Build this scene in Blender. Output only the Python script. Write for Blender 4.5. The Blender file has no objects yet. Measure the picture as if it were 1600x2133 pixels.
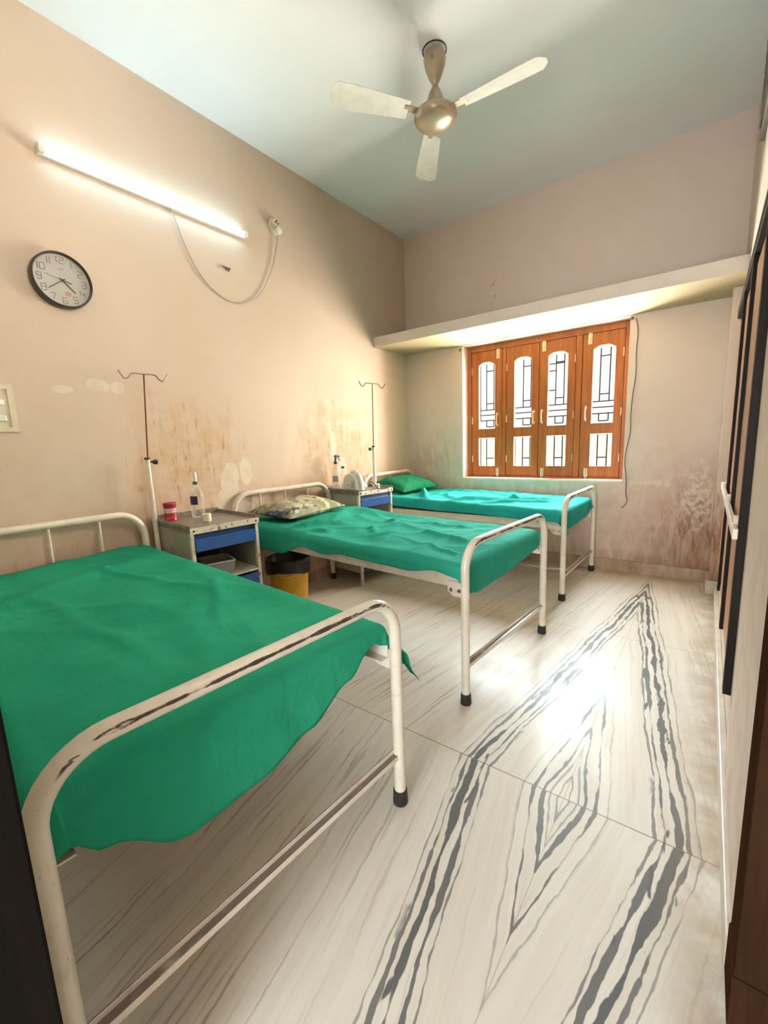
import bpy, bmesh, math, random
from mathutils import Vector, Matrix, noise
import numpy as np
random.seed(7)
scene = bpy.context.scene
COL = scene.collection

# ------------------------------------------------------------------ camera
YAW, PITCH, ROLL, FPX = -0.64764612, -0.16128476, -0.03778064, 890.88
CAM = Vector((2.76035, -4.17617, 1.21075))
cy, sy, cp, sp = math.cos(YAW), math.sin(YAW), math.cos(PITCH), math.sin(PITCH)
fwd = Vector((sy * cp, cy * cp, sp)); rgt = Vector((cy, -sy, 0)); up = rgt.cross(fwd)
cr, sr = math.cos(ROLL), math.sin(ROLL)
r2 = cr * rgt + sr * up; u2 = -sr * rgt + cr * up
cam_data = bpy.data.cameras.new('camera')
cam = bpy.data.objects.new('camera', cam_data); COL.objects.link(cam)
cam.matrix_world = Matrix(((r2.x, u2.x, -fwd.x, CAM.x), (r2.y, u2.y, -fwd.y, CAM.y), (r2.z, u2.z, -fwd.z, CAM.z), (0, 0, 0, 1)))
cam_data.sensor_fit = 'HORIZONTAL'; cam_data.sensor_width = 36.0
cam_data.lens = 36.0 * FPX / 1600.0
cam_data.clip_start = 0.01
scene.camera = cam
scene.view_settings.view_transform = 'Standard'
scene.view_settings.look = 'None'
scene.view_settings.gamma = 1.0
scene.view_settings.use_curve_mapping = False
scene.view_settings.exposure = 0.62

# ------------------------------------------------------------------ light
SKY_UP, SKY_DOWN, SIDE_FILL = 85.0, 105.0, 62.0
TUBE_STRENGTH = 21.0
FILL_POWER = 62.0
world = bpy.data.worlds.new('sky'); scene.world = world; world.use_nodes = True
wn = world.node_tree; wn.nodes.clear()
w_out = wn.nodes.new('ShaderNodeOutputWorld'); w_bg = wn.nodes.new('ShaderNodeBackground')
w_tc = wn.nodes.new('ShaderNodeTexCoord'); w_sep = wn.nodes.new('ShaderNodeSeparateXYZ')
w_mr = wn.nodes.new('ShaderNodeMapRange'); w_ramp = wn.nodes.new('ShaderNodeValToRGB')
wn.links.new(w_tc.outputs['Generated'], w_sep.inputs[0]); wn.links.new(w_sep.outputs['Z'], w_mr.inputs['Value'])
w_mr.inputs['From Min'].default_value = -1.0; w_mr.inputs['From Max'].default_value = 1.0
wn.links.new(w_mr.outputs[0], w_ramp.inputs[0])
stops = [(-0.30, (SKY_DOWN, SKY_DOWN * 0.95, SKY_DOWN * 0.86)), (-0.14, (2.0, 2.0, 1.3)), (-0.03, (0.95, 0.98, 0.62)), (0.03, (1.15, 1.18, 1.05)), (0.20, (1.5, 1.55, 1.5)),
         (0.36, (SKY_UP * 0.82, SKY_UP * 0.94, SKY_UP))]
while len(w_ramp.color_ramp.elements) < len(stops): w_ramp.color_ramp.elements.new(0.5)
for e, (z, c) in zip(w_ramp.color_ramp.elements, stops): e.position = z * .5 + .5; e.color = c + (1,)
# unseen bright sector added on the right to light the left wall
w_side = wn.nodes.new('ShaderNodeMapRange'); w_side.interpolation_type = 'SMOOTHSTEP'
w_side.inputs['From Min'].default_value = 0.0; w_side.inputs['From Max'].default_value = 0.35
wn.links.new(w_sep.outputs['X'], w_side.inputs['Value'])
w_mix = wn.nodes.new('ShaderNodeMix'); w_mix.data_type = 'RGBA'
wn.links.new(w_side.outputs[0], w_mix.inputs['Factor']); wn.links.new(w_ramp.outputs[0], w_mix.inputs['A'])
w_mix.inputs['B'].default_value = (SIDE_FILL, SIDE_FILL * 0.92, SIDE_FILL * 0.78, 1)
wn.links.new(w_mix.outputs['Result'], w_bg.inputs['Color']); w_bg.inputs['Strength'].default_value = 1.0
wn.links.new(w_bg.outputs[0], w_out.inputs['Surface'])

def area_light(name, loc, rot, sx, sy_, power, color=(1, 1, 1), portal=False):
    l = bpy.data.lights.new(name, 'AREA'); l.shape = 'RECTANGLE'; l.size = sx; l.size_y = sy_
    l.energy = power; l.color = color
    o = bpy.data.objects.new(name, l); COL.objects.link(o); o.location = loc; o.rotation_euler = rot
    if portal: l.cycles.is_portal = True
    return o
area_light('window_portal', (1.437, 0.30, 1.45), (math.radians(-90), 0, 0), 1.6, 1.4, 1, portal=True)
# unseen fill light added behind the doorway to lift the room
area_light('doorway_fill', (2.6, -5.9, 1.05), (math.radians(98), 0, 0), 0.8, 1.5, FILL_POWER, (0.90, 0.96, 1.0))

# ------------------------------------------------------------------ node helpers
class NT:
    def __init__(s, name):
        s.m = bpy.data.materials.new(name); s.m.use_nodes = True
        s.t = s.m.node_tree; s.t.nodes.clear()
        s.out = s.n('ShaderNodeOutputMaterial')
    def n(s, typ, **kw):
        nd = s.t.nodes.new(typ)
        for k, v in kw.items(): setattr(nd, k, v)
        return nd
    def set(s, sock, v):
        if isinstance(v, bpy.types.NodeSocket): s.t.links.new(v, sock)
        elif isinstance(v, (tuple, list)):
            v = tuple(v)
            if sock.type == 'RGBA' and len(v) == 3: v = v + (1,)
            sock.default_value = v
        else: sock.default_value = v
    def math(s, op, a, b=0.0, c=None, clamp=False):
        nd = s.n('ShaderNodeMath', operation=op); nd.use_clamp = clamp
        s.set(nd.inputs[0], a); s.set(nd.inputs[1], b)
        if c is not None: s.set(nd.inputs[2], c)
        return nd.outputs[0]
    def mul(s, a, b): return s.math('MULTIPLY', a, b)
    def add(s, a, b): return s.math('ADD', a, b)
    def pos(s): return s.n('ShaderNodeNewGeometry').outputs['Position']
    def normal(s): return s.n('ShaderNodeNewGeometry').outputs['Normal']
    def obj(s): return s.n('ShaderNodeTexCoord').outputs['Object']
    def sep(s, v):
        nd = s.n('ShaderNodeSeparateXYZ'); s.set(nd.inputs[0], v); return nd.outputs
    def comb(s, x, y, z):
        nd = s.n('ShaderNodeCombineXYZ'); s.set(nd.inputs[0], x); s.set(nd.inputs[1], y); s.set(nd.inputs[2], z); return nd.outputs[0]
    def scale(s, v, xyz):
        nd = s.n('ShaderNodeVectorMath', operation='MULTIPLY'); s.set(nd.inputs[0], v); nd.inputs[1].default_value = xyz; return nd.outputs[0]
    def noise(s, v, sc=5.0, det=4.0, rough=0.55, dist=0.0):
        nd = s.n('ShaderNodeTexNoise'); s.set(nd.inputs['Vector'], v); s.set(nd.inputs['Scale'], sc)
        s.set(nd.inputs['Detail'], det); s.set(nd.inputs['Roughness'], rough); s.set(nd.inputs['Distortion'], dist); return nd.outputs['Fac']
    def ramp(s, f, stops, interp='LINEAR'):
        nd = s.n('ShaderNodeValToRGB'); cr_ = nd.color_ramp; cr_.interpolation = interp
        while len(cr_.elements) < len(stops): cr_.elements.new(0.5)
        for e, (p, c) in zip(cr_.elements, stops):
            e.position = p; e.color = (c, c, c, 1) if isinstance(c, (int, float)) else tuple(c) + (1,)
        s.set(nd.inputs[0], f); return nd.outputs[0]
    def mr(s, v, a, b, c=0.0, d=1.0, smooth=True):
        nd = s.n('ShaderNodeMapRange'); nd.interpolation_type = 'SMOOTHSTEP' if smooth else 'LINEAR'
        s.set(nd.inputs[0], v); s.set(nd.inputs[1], a); s.set(nd.inputs[2], b); s.set(nd.inputs[3], c); s.set(nd.inputs[4], d); return nd.outputs[0]
    def box(s, v, lo, hi, soft):
        return s.mul(s.mr(v, lo - soft, lo + soft), s.mr(v, hi - soft, hi + soft, 1.0, 0.0))
    def mix(s, f, a, b):
        nd = s.n('ShaderNodeMix', data_type='RGBA'); s.set(nd.inputs['Factor'], f)
        s.set(nd.inputs['A'], a); s.set(nd.inputs['B'], b); return nd.outputs['Result']
    def bump(s, h, strength=0.2, dist=0.01):
        nd = s.n('ShaderNodeBump'); s.set(nd.inputs['Height'], h); nd.inputs['Strength'].default_value = strength
        nd.inputs['Distance'].default_value = dist; return nd.outputs[0]
    def bsdf(s, color, rough=0.5, metal=0.0, normal=None, spec=None, coat=0.0, trans=0.0, sheen=0.0, alpha=None, emit=None, emit_s=0.0):
        nd = s.n('ShaderNodeBsdfPrincipled'); s.set(nd.inputs['Base Color'], color); s.set(nd.inputs['Roughness'], rough)
        s.set(nd.inputs['Metallic'], metal)
        if normal is not None: s.set(nd.inputs['Normal'], normal)
        if spec is not None: s.set(nd.inputs['Specular IOR Level'], spec)
        if coat: s.set(nd.inputs['Coat Weight'], coat)
        if trans: s.set(nd.inputs['Transmission Weight'], trans)
        if sheen: s.set(nd.inputs['Sheen Weight'], sheen)
        if alpha is not None: s.set(nd.inputs['Alpha'], alpha)
        if emit is not None: s.set(nd.inputs['Emission Color'], emit); s.set(nd.inputs['Emission Strength'], emit_s)
        s.t.links.new(nd.outputs[0], s.out.inputs['Surface']); return s.m

def plain(name, color, rough=0.5, metal=0.0, var=0.06, sc=14.0, **kw):
    t = NT(name); nz = t.noise(t.obj(), sc, 3.0)
    c = t.mix(t.mr(nz, 0.3, 0.7), tuple(x * (1 - var) for x in color), tuple(min(1, x * (1 + var)) for x in color))
    return t.bsdf(c, rough, metal, **kw)

# ------------------------------------------------------------------ materials
LIT_TINTS = {'left': (0.60, 0.49, 0.395), 'back': (0.69, 0.575, 0.50), 'plain': (0.64, 0.54, 0.46)}  # one paint; the tints carry the different light on each wall
def wall_material(kind):
    LIT_TINT = LIT_TINTS[kind]
    t = NT('painted_plaster_' + kind); p = t.pos(); s = t.sep(p); X, Y, Z = s[0], s[1], s[2]
    n1 = t.noise(p, 1.3, 4.0); n2 = t.noise(p, 9.0, 5.0, 0.6); n3 = t.noise(p, 45.0, 3.0)
    col = t.mix(t.mr(n1, 0.3, 0.7), LIT_TINT, (LIT_TINT[0] * 0.96, LIT_TINT[1] * 0.93, LIT_TINT[2] * 0.90))
    # hand grime low on the wall
    low = t.mul(t.mr(Z, 0.2, 1.7, 1.0, 0.0), t.mr(n2, 0.35, 0.75))
    col = t.mix(t.mul(low, 0.35), col, (0.42, 0.27, 0.16))
    specks = t.mr(t.noise(p, 26.0, 2.0, 0.5), 0.755, 0.79)
    col = t.mix(t.mul(specks, t.mr(Z, 0.3, 2.6, 0.75, 0.15)), col, (0.22, 0.13, 0.08))
    hgt = t.add(t.mul(n2, 0.5), t.mul(n3, 0.2))
    if kind == 'left':
        drip = t.noise(t.scale(p, (1, 13, 1.1)), 2.0, 7.0, 0.72, 0.9)
        fine = t.noise(t.scale(p, (1, 2.2, 1.0)), 11.0, 7.0, 0.75)
        dm = t.mul(t.mr(drip, 0.50, 0.63), t.mr(fine, 0.44, 0.60))
        Zr, Yr = Z, Y
        Z = t.add(Z, t.mul(t.math('SUBTRACT', t.noise(p, 2.6, 4.0, .6), .5), 0.9)); Y = t.add(Y, t.mul(t.math('SUBTRACT', t.noise(p, 3.1, 3.0, .6), .5), 0.5))
        reg = t.math('MAXIMUM', t.mul(t.box(Y, -3.0, -2.3, 0.14), t.box(Z, 0.6, 1.48, 0.24)),
                     t.mul(t.box(Y, -1.6, -0.75, 0.2), t.box(Z, 0.55, 1.5, 0.25)))
        reg = t.math('MAXIMUM', reg, t.mul(t.mul(t.box(Y, -2.2, -1.5, 0.15), t.mr(Z, 0.7, 1.1, 1.0, 0.0)), 0.6))
        reg = t.math('MAXIMUM', reg, t.mul(t.mr(Z, 0.35, 0.95, 1.0, 0.0), 0.7))
        Z, Y = Zr, Yr
        wash = t.mul(reg, t.mr(n2, 0.25, 0.65))
        col = t.mix(t.mul(wash, 0.55), col, (0.52, 0.31, 0.15))
        col = t.mix(t.mul(t.mul(reg, dm), 0.85), col, (0.30, 0.145, 0.055))
        pn = t.add(t.mul(t.math('SUBTRACT', t.noise(p, 7.0, 4.0, 0.6), 0.5), 0.16), 0.0)
        def patch(yc, zc, ry, rz):
            dy = t.mul(t.math('SUBTRACT', Y, yc), 1 / ry); dz = t.mul(t.math('SUBTRACT', Z, zc), 1 / rz)
            d = t.math('SQRT', t.add(t.mul(dy, dy), t.mul(dz, dz)))
            return t.mr(t.add(d, t.mul(pn, 7.0)), 0.95, 1.05, 1.0, 0.0)
        pm = None
        for a in ((-3.14, 1.588, .065, .035), (-3.04, 1.58, .04, .035), (-3.31, 1.553, .05, .02), (-2.36, .98, .075, .13), (-2.40, .84, .09, .08),
                  (-2.22, 1.03, .05, .11), (-1.26, 1.20, .04, .12), (-1.15, 1.0, .05, .10), (-2.30, .75, .12, .08)):
            q = patch(*a); pm = q if pm is None else t.math('MAXIMUM', pm, q)
        col = t.mix(t.mul(pm, 0.8), col, t.mix(t.mr(n2, .35, .6), (0.60, 0.51, 0.40), (0.68, 0.61, 0.51)))
        hgt = t.math('SUBTRACT', hgt, t.mul(pm, 0.5))
    if kind == 'back':
        m = t.noise(t.scale(p, (3.2, 1, 0.9)), 3.0, 8.0, 0.74, 0.6)
        # damp right corner, from the floor up
        dampx = t.mr(X, 2.1, 2.8); dampz = t.mr(Z, 0.35, 1.25, 1.0, 0.0)
        damp = t.mul(t.mul(dampx, dampz), t.mr(m, 0.25, 0.58, 0.25, 1.0))
        col = t.mix(t.mul(damp, 0.75), col, (0.33, 0.185, 0.095))
        streak = t.mul(t.mul(t.mr(X, 2.3, 2.75), t.mr(Z, 0.25, 1.15, 1.0, 0.0)), t.mr(t.noise(t.scale(p, (9.0, 1, 2.0)), 3.0, 8.0, .75, .5), .46, .60))
        col = t.mix(t.mul(streak, 0.85), col, (0.17, 0.08, 0.035))
        foot = t.mul(t.mul(t.mr(X, 1.8, 2.7, .4, 1.0), t.mr(Z, 0.10, 0.24, 1.0, 0.0)), t.mr(m, .3, .6, .3, 1.0))
        col = t.mix(t.mul(foot, 0.7), col, (0.20, 0.11, 0.055))
        lowb = t.mul(t.mr(Z, 0.05, 0.75, 1.0, 0.0), t.mr(m, 0.30, 0.65))
        col = t.mix(t.mul(lowb, 0.55), col, (0.36, 0.21, 0.115))
        dx = t.mul(t.math('SUBTRACT', X, 2.73), 1 / .11); dz = t.mul(t.math('SUBTRACT', Z, .70), 1 / .26)
        d = t.add(t.math('SQRT', t.add(t.mul(dx, dx), t.mul(dz, dz))), t.mul(t.math('SUBTRACT', t.noise(p, 9.0, 6.0, .7), .5), 3.0))
        pm = t.mul(t.mr(d, 0.6, 1.1, 1.0, 0.0), t.mr(t.noise(p, 24.0, 5.0, .65), .42, .56))
        dz2 = t.mul(t.math('SUBTRACT', Z, .79), 1 / .02); dx2 = t.mul(t.math('SUBTRACT', X, 2.42), 1 / .13)
        d2 = t.add(t.math('SQRT', t.add(t.mul(dx2, dx2), t.mul(dz2, dz2))), t.mul(t.math('SUBTRACT', t.noise(p, 18.0, 4.0, .6), .5), 4.0))
        pm = t.math('MAXIMUM', pm, t.mr(d2, 0.8, 1.1, 1.0, 0.0))
        col = t.mix(t.mul(pm, 0.75), col, (0.70, 0.60, 0.47))
        # mouldy grey beneath and left of the window
        g = t.mul(t.mul(t.box(X, 0.05, 0.66, .08), t.box(Z, 0.7, 1.25, .18)), t.mr(m, .42, .62))
        g2 = t.mul(t.mul(t.box(X, 0.3, 2.15, .15), t.box(Z, 0.55, .80, .06)), t.mr(m, .35, .60))
        col = t.mix(t.mul(t.math('MAXIMUM', g, g2), 0.38), col, (0.33, 0.28, 0.21))
        # old scraped patches above the loft
        sc = t.mul(t.mul(t.box(X, 0.85, 1.12, .05), t.box(Z, 2.5, 2.75, .06)), t.mr(t.noise(p, 22.0, 4.0, .6), .60, .68))
        col = t.mix(t.mul(sc, 0.8), col, (0.30, 0.19, 0.12))
    return t.bsdf(col, t.mr(n2, .3, .7, .55, .75), normal=t.bump(hgt, 0.18, 0.006), spec=0.35)

def floor_material():
    t = NT('veined_marble'); p = t.pos(); s = t.sep(p); X, Y = s[0], s[1]
    wob = t.math('SUBTRACT', t.noise(t.scale(p, (1.6, 1.6, 1)), 2.0, 3.0), 0.5)
    AX, JY = 2.45, -2.82
    u = t.math('ABSOLUTE', t.math('SUBTRACT', X, AX))
    dv = t.math('SUBTRACT', Y, JY); upm = t.math('GREATER_THAN', dv, 0.0)
    v = t.math('ABSOLUTE', dv)
    k = t.add(0.2, t.mul(upm, -0.063))
    # both halves carry the same veins, mirrored across the joints
    mu = t.comb(u, v, t.mul(upm, 3.7))
    wig = t.math('SUBTRACT', t.noise(t.scale(mu, (5.0, 1.7, 1)), 1.6, 4.0, 0.6), 0.5)
    wig2 = t.math('SUBTRACT', t.noise(t.scale(mu, (14.0, 5.0, 1)), 2.0, 3.0, 0.6), 0.5)
    sv = t.add(t.add(u, t.mul(k, v)), t.add(t.mul(wig, 0.045), t.mul(wig2, 0.010)))
    # each vein wanders and swells a little on its own
    wan = t.math('SUBTRACT', t.noise(t.scale(mu, (3.0, 2.2, 1)), 1.9, 3.0, 0.55), 0.5)
    strong = None
    for i, (c_, hw, dk) in enumerate(((0.018, .002, .7), (0.040, .002, .6), (0.060, .005, .95), (0.100, .004, .9), (0.135, .0015, .45), (0.262, .003, .8),
                                      (0.285, .006, .95), (0.322, .0085, 1.0), (0.352, .004, .9), (0.378, .002, .6))):
        sw = t.noise(t.comb(t.mul(v, 2.6), t.add(7.3 * i + .5, t.mul(upm, 3.1)), t.mul(sv, 3.0)), 1.6, 3.0, 0.6)
        width = t.mul(t.mr(sw, 0.36, 0.66, 0.12, 1.6), hw)
        dist = t.math('ABSOLUTE', t.add(t.math('SUBTRACT', sv, c_), t.mul(wan, 0.012 * ((i * 7) % 5 - 2))))
        q = t.math('MULTIPLY', t.mr(t.math('SUBTRACT', dist, width), 0.0, 0.0025, 1.0, 0.0), t.mr(sw, 0.30, 0.45, 0.25 * dk, dk))
        strong = q if strong is None else t.math('MAXIMUM', strong, q)
    blot = t.mul(t.mr(t.noise(t.scale(mu, (9.0, 2.0, 1)), 2.2, 3.0, 0.55), 0.60, 0.635), t.box(sv, 0.255, 0.365, 0.012))
    strong = t.math('MAXIMUM', strong, blot)
    # fine streaks everywhere along the grain
    g = t.comb(t.mul(sv, 60.0), t.mul(v, 1.2), t.mul(upm, 5.0))
    f1 = t.noise(g, 1.0, 5.0, 0.62)
    g2 = t.comb(t.mul(sv, 22.0), t.mul(v, 0.9), t.add(4.0, t.mul(upm, 5.0)))
    f2 = t.noise(g2, 1.0, 4.0, 0.6)
    zone = t.mr(sv, 0.36, 0.75, 0.30, 1.0)
    fine = t.mul(t.mr(f1, 0.545, 0.66), zone)
    broad = t.mul(t.mr(f2, 0.60, 0.70), zone)
    base = t.mix(t.mr(f2, 0.3, 0.7), (0.63, 0.58, 0.495), (0.71, 0.67, 0.59))
    cloud = t.noise(p, 1.5, 3.0)
    base = t.mix(t.mul(t.mr(cloud, .45, .75), 0.35), base, (0.66, 0.55, 0.43))
    col = t.mix(t.mul(fine, 0.66), base, (0.27, 0.21, 0.155))
    col = t.mix(t.mul(broad, 0.55), col, (0.24, 0.19, 0.15))
    col = t.mix(t.mul(strong, 0.93), col, (0.085, 0.088, 0.092))
    # slab joints
    j1 = t.mr(t.math('ABSOLUTE', t.add(dv, t.mul(wob, 0.003))), 0.0018, 0.0032, 1.0, 0.0)
    j2 = t.mr(t.math('ABSOLUTE', t.math('SUBTRACT', Y, -1.405)), 0.0015, 0.003, 1.0, 0.0)
    j3 = t.mr(u, 0.0010, 0.0022, 1.0, 0.0)
    jj = t.math('MAXIMUM', j1, t.math('MAXIMUM', t.mul(j2, .7), t.mul(j3, .45)))
    col = t.mix(t.mul(jj, 0.75), col, (0.20, 0.16, 0.12))
    # dirt that gathers along the right and back walls
    dn = t.noise(p, 6.0, 4.0, .6)
    dirt = t.math('MAXIMUM', t.mul(t.mr(X, 2.70, 2.88), t.mr(dn, .3, .6)), t.mul(t.mr(Y, -0.22, -0.03), t.mr(dn, .25, .6)))
    col = t.mix(t.mul(dirt, 0.8), col, (0.36, 0.26, 0.17))
    rough = t.mr(t.noise(p, 5.0, 4.0, .6), .3, .7, .30, .46)
    return t.bsdf(col, rough, spec=0.25, normal=t.bump(t.noise(p, 60.0, 3.0), 0.03, 0.002))

def frame_material():
    t = NT('chipped_cream_enamel'); p = t.obj(); s = t.sep(p)
    c = t.mix(t.mr(t.noise(p, 8.0, 3.0), .3, .7), (0.70, 0.63, 0.51), (0.79, 0.73, 0.62))
    nx = t.n('ShaderNodeVectorMath', operation='DOT_PRODUCT'); t.set(nx.inputs[0], t.normal()); nx.inputs[1].default_value = (0.96, 0.0, 0.29)
    foot = t.mul(t.mr(s[0], 1.85, 1.9), t.mr(s[2], 0.62, 0.69))
    wv = t.math('SUBTRACT', t.noise(t.scale(p, (3, 9, 3)), 1.5, 3.0), .5)
    line = t.mul(t.mr(t.add(nx.outputs['Value'], t.mul(wv, .16)), .962, .988), t.mr(t.noise(t.scale(p, (20, 3.4, 20)), 2.0, 5.0, .7), .38, .46))
    nz = t.noise(t.scale(p, (60, 60, 60)), 2.2, 3.0, .6)
    spots = t.mr(nz, .69, .72)
    chip = t.math('MAXIMUM', t.mul(line, foot), t.mul(spots, .8))
    c = t.mix(chip, c, (0.055, 0.035, 0.028))
    ns = t.sep(t.normal()); top = t.mul(t.mul(t.mr(ns[2], .6, .8), t.mul(t.mr(s[2], .165, .17), t.mr(s[2], .21, .215, 1.0, 0.0))), t.mr(t.noise(t.scale(p, (3, 2, 3)), 2.0, 4.0, .6), .32, .48))
    c = t.mix(t.mul(top, .85), c, (0.10, 0.070, 0.060))
    grime = t.mul(t.mr(t.noise(p, 22.0, 4.0, .6), .55, .75), .35)
    c = t.mix(grime, c, (0.40, 0.29, 0.18))
    return t.bsdf(c, t.mr(chip, 0, 1, .28, .7), normal=t.bump(t.math('SUBTRACT', 1.0, chip), .25, .001), coat=.15)

def cloth_material(name, a, b):
    t = NT(name); p = t.obj()
    n1 = t.noise(p, 2.2, 4.0); 
    c = t.mix(t.mr(n1, .3, .7), a, b)
    weave = t.noise(t.scale(p, (1, 1, 1)), 420.0, 1.0)
    wr = t.noise(t.scale(p, (1.0, 2.4, 1.6)), 9.0, 5.0, .55, .7)
    wr2 = t.noise(t.scale(p, (2.6, 1.0, 1.6)), 7.0, 5.0, .55, .9)
    h = t.add(t.add(t.mul(wr, .55), t.mul(wr2, .55)), t.mul(weave, .03))
    return t.bsdf(c, .9, normal=t.bump(h, .38, .022), spec=.08)

def wood_material(name, a, b, rough=.35, sc=1.0, spec=.3):
    t = NT(name); p = t.obj()
    g = t.noise(t.scale(p, (30 * sc, 30 * sc, 2.2 * sc)), 1.2, 6.0, .6, .4)
    c = t.mix(t.mr(g, .32, .70), a, b)
    return t.bsdf(c, rough, normal=t.bump(g, .08, .003), spec=spec)

M = {}
M['wall_left'] = wall_material('left'); M['wall_back'] = wall_material('back'); M['wall_plain'] = wall_material('plain')
M['floor'] = floor_material()
def ceil_mat():
    t = NT('white_distemper'); p = t.pos()
    c = t.mix(t.mr(t.noise(p, 1.2, 4.0), .3, .7), (0.77, 0.80, 0.81), (0.82, 0.845, 0.855))
    return t.bsdf(c, .8, normal=t.bump(t.noise(p, 30.0, 4.0), .08, .004), spec=.2)
M['ceiling'] = ceil_mat()
def loft_mat():
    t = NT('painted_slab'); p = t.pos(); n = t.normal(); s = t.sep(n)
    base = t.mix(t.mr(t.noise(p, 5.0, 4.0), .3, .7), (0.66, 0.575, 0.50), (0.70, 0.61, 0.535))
    c = t.mix(t.mr(s[2], -.8, -.4, 1.0, 0.0), base, (0.42, 0.35, 0.215))  # cream underside, darkened in the colour to offset strong light from below
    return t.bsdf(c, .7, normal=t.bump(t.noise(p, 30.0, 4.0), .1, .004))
M['loft'] = loft_mat()
def skirt_mat():
    t = NT('skirting_stone'); p = t.pos(); s = t.sep(p)
    n = t.noise(t.scale(p, (2, 2, 1)), 4.0, 6.0, .65)
    c = t.mix(t.mr(n, .3, .7), (0.46, 0.34, 0.22), (0.27, 0.175, 0.10))
    return t.bsdf(c, .45)
M['skirt'] = skirt_mat()
M['skirt_light'] = plain('pale_skirting_stone', (0.55, 0.47, 0.38), .4, var=.1)
M['frame'] = frame_material()
M['sheet_a'] = cloth_material('emerald_cotton', (0.016, 0.26, 0.145), (0.026, 0.32, 0.185))
M['sheet_b'] = cloth_material('cool_lit_green_cotton', (0.022, 0.30, 0.215), (0.035, 0.36, 0.265))  # same fabric as the nearest sheet, tinted bluer for the light on it
M['sheet_c'] = cloth_material('skylit_green_cotton', (0.016, 0.31, 0.275), (0.03, 0.37, 0.335))  # same green fabric again, with blue skylight put into its colour
M['pillow_green'] = cloth_material('leaf_green_cotton', (0.008, 0.14, 0.068), (0.014, 0.175, 0.085))
M['mattress'] = plain('navy_rexine', (0.012, 0.02, 0.035), .4)
M['rubber'] = plain('black_rubber', (0.018, 0.016, 0.015), .5)
M['black'] = plain('black_plastic', (0.012, 0.012, 0.014), .35)
M['blackbag'] = plain('black_polythene', (0.008, 0.007, 0.009), .38)
M['white'] = plain('white_plastic', (0.78, 0.77, 0.72), .35)
M['ivory'] = plain('ivory_plastic', (0.66, 0.58, 0.44), .4)
M['steel'] = plain('brushed_steel', (0.62, 0.60, 0.56), .28, 1.0)
M['brass'] = plain('worn_brass', (0.72, 0.60, 0.42), .32, 1.0)
M['rust_rod'] = plain('rusted_rod', (0.16, 0.055, 0.035), .5, .4)
M['blue'] = plain('blue_enamel', (0.018, 0.085, 0.30), .35)
M['blue_dark'] = plain('blue_enamel_recess_shade', (0.012, 0.05, 0.17), .4)  # the drawer's blue enamel with the recess shade put into the colour
def cab_mat():
    t = NT('grey_cream_enamel'); p = t.obj(); s = t.sep(p)
    c = t.mix(t.mr(t.noise(p, 4.0, 3.0), .3, .7), (0.37, 0.35, 0.28), (0.43, 0.41, 0.335))
    e = t.mul(t.mr(t.noise(p, 26.0, 4.0, .6), .58, .66), t.mr(s[2], .0, .8, .9, .35))
    c = t.mix(e, c, (0.14, 0.075, 0.045))
    return t.bsdf(c, .4)
M['cabinet'] = cab_mat()
def post_mat():
    t = NT('chipped_white_enamel'); p = t.obj()
    e = t.mr(t.noise(p, 34.0, 4.0, .6), .57, .63)
    c = t.mix(t.mul(e, .85), (0.68, 0.62, 0.52), (0.16, 0.08, 0.05))
    return t.bsdf(c, .4)
M['cab_post'] = post_mat()
M['cab_inside'] = plain('dark_enamel_inside', (0.10, 0.075, 0.065), .5)
M['tray'] = plain('dull_zinc', (0.30, 0.275, 0.245), .38, .55, var=.2, sc=30)
M['window_wood'] = wood_material('varnished_teak', (0.30, 0.082, 0.018), (0.40, 0.135, 0.034), .38)
M['cup_wood'] = wood_material('red_brown_wood', (0.33, 0.15, 0.07), (0.45, 0.22, 0.11), .45)
M['dark_wood'] = wood_material('dark_stained_wood', (0.012, 0.009, 0.007), (0.022, 0.016, 0.012), .55, spec=.12)
M['door_wood'] = wood_material('umber_door_wood', (0.036, 0.017, 0.009), (0.050, 0.024, 0.012), .7, spec=.0)
M['jamb'] = wood_material('shade_black_jamb_wood', (0.007, 0.006, 0.005), (0.011, 0.009, 0.007), .7, spec=.05)  # brown wood blackened in the colour to stand for an unlit jamb
M['cream_rail'] = plain('cream_rail_paint', (0.70, 0.62, 0.50), .45)
def glass_mat():
    t = NT('window_glass'); tr = t.n('ShaderNodeBsdfTransparent'); tr.inputs[0].default_value = (.96, .97, .95, 1)
    gl = t.n('ShaderNodeBsdfGlossy'); gl.inputs['Roughness'].default_value = .03
    fr = t.n('ShaderNodeFresnel'); fr.inputs[0].default_value = 1.45
    mx = t.n('ShaderNodeMixShader'); t.t.links.new(fr.outputs[0], mx.inputs[0]); t.t.links.new(tr.outputs[0], mx.inputs[1]); t.t.links.new(gl.outputs[0], mx.inputs[2])
    t.t.links.new(mx.outputs[0], t.out.inputs['Surface']); return t.m
M['glass'] = glass_mat()
def clear_mat(name, tint, haze, hazecol):
    t = NT(name); tr = t.n('ShaderNodeBsdfTransparent'); tr.inputs[0].default_value = tuple(tint) + (1,)
    pb = t.n('ShaderNodeBsdfPrincipled'); pb.inputs['Base Color'].default_value = tuple(hazecol) + (1,); pb.inputs['Roughness'].default_value = .12
    lw = t.n('ShaderNodeLayerWeight'); lw.inputs[0].default_value = .35
    f = t.math('ADD', t.mul(lw.outputs['Facing'], .55), haze, clamp=True)
    mx = t.n('ShaderNodeMixShader'); t.t.links.new(f, mx.inputs[0]); t.t.links.new(tr.outputs[0], mx.inputs[1]); t.t.links.new(pb.outputs[0], mx.inputs[2])
    t.t.links.new(mx.outputs[0], t.out.inputs['Surface']); return t.m
M['pet'] = clear_mat('clear_bottle_plastic', (.97, .97, .96), .08, (.85, .84, .80))
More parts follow.
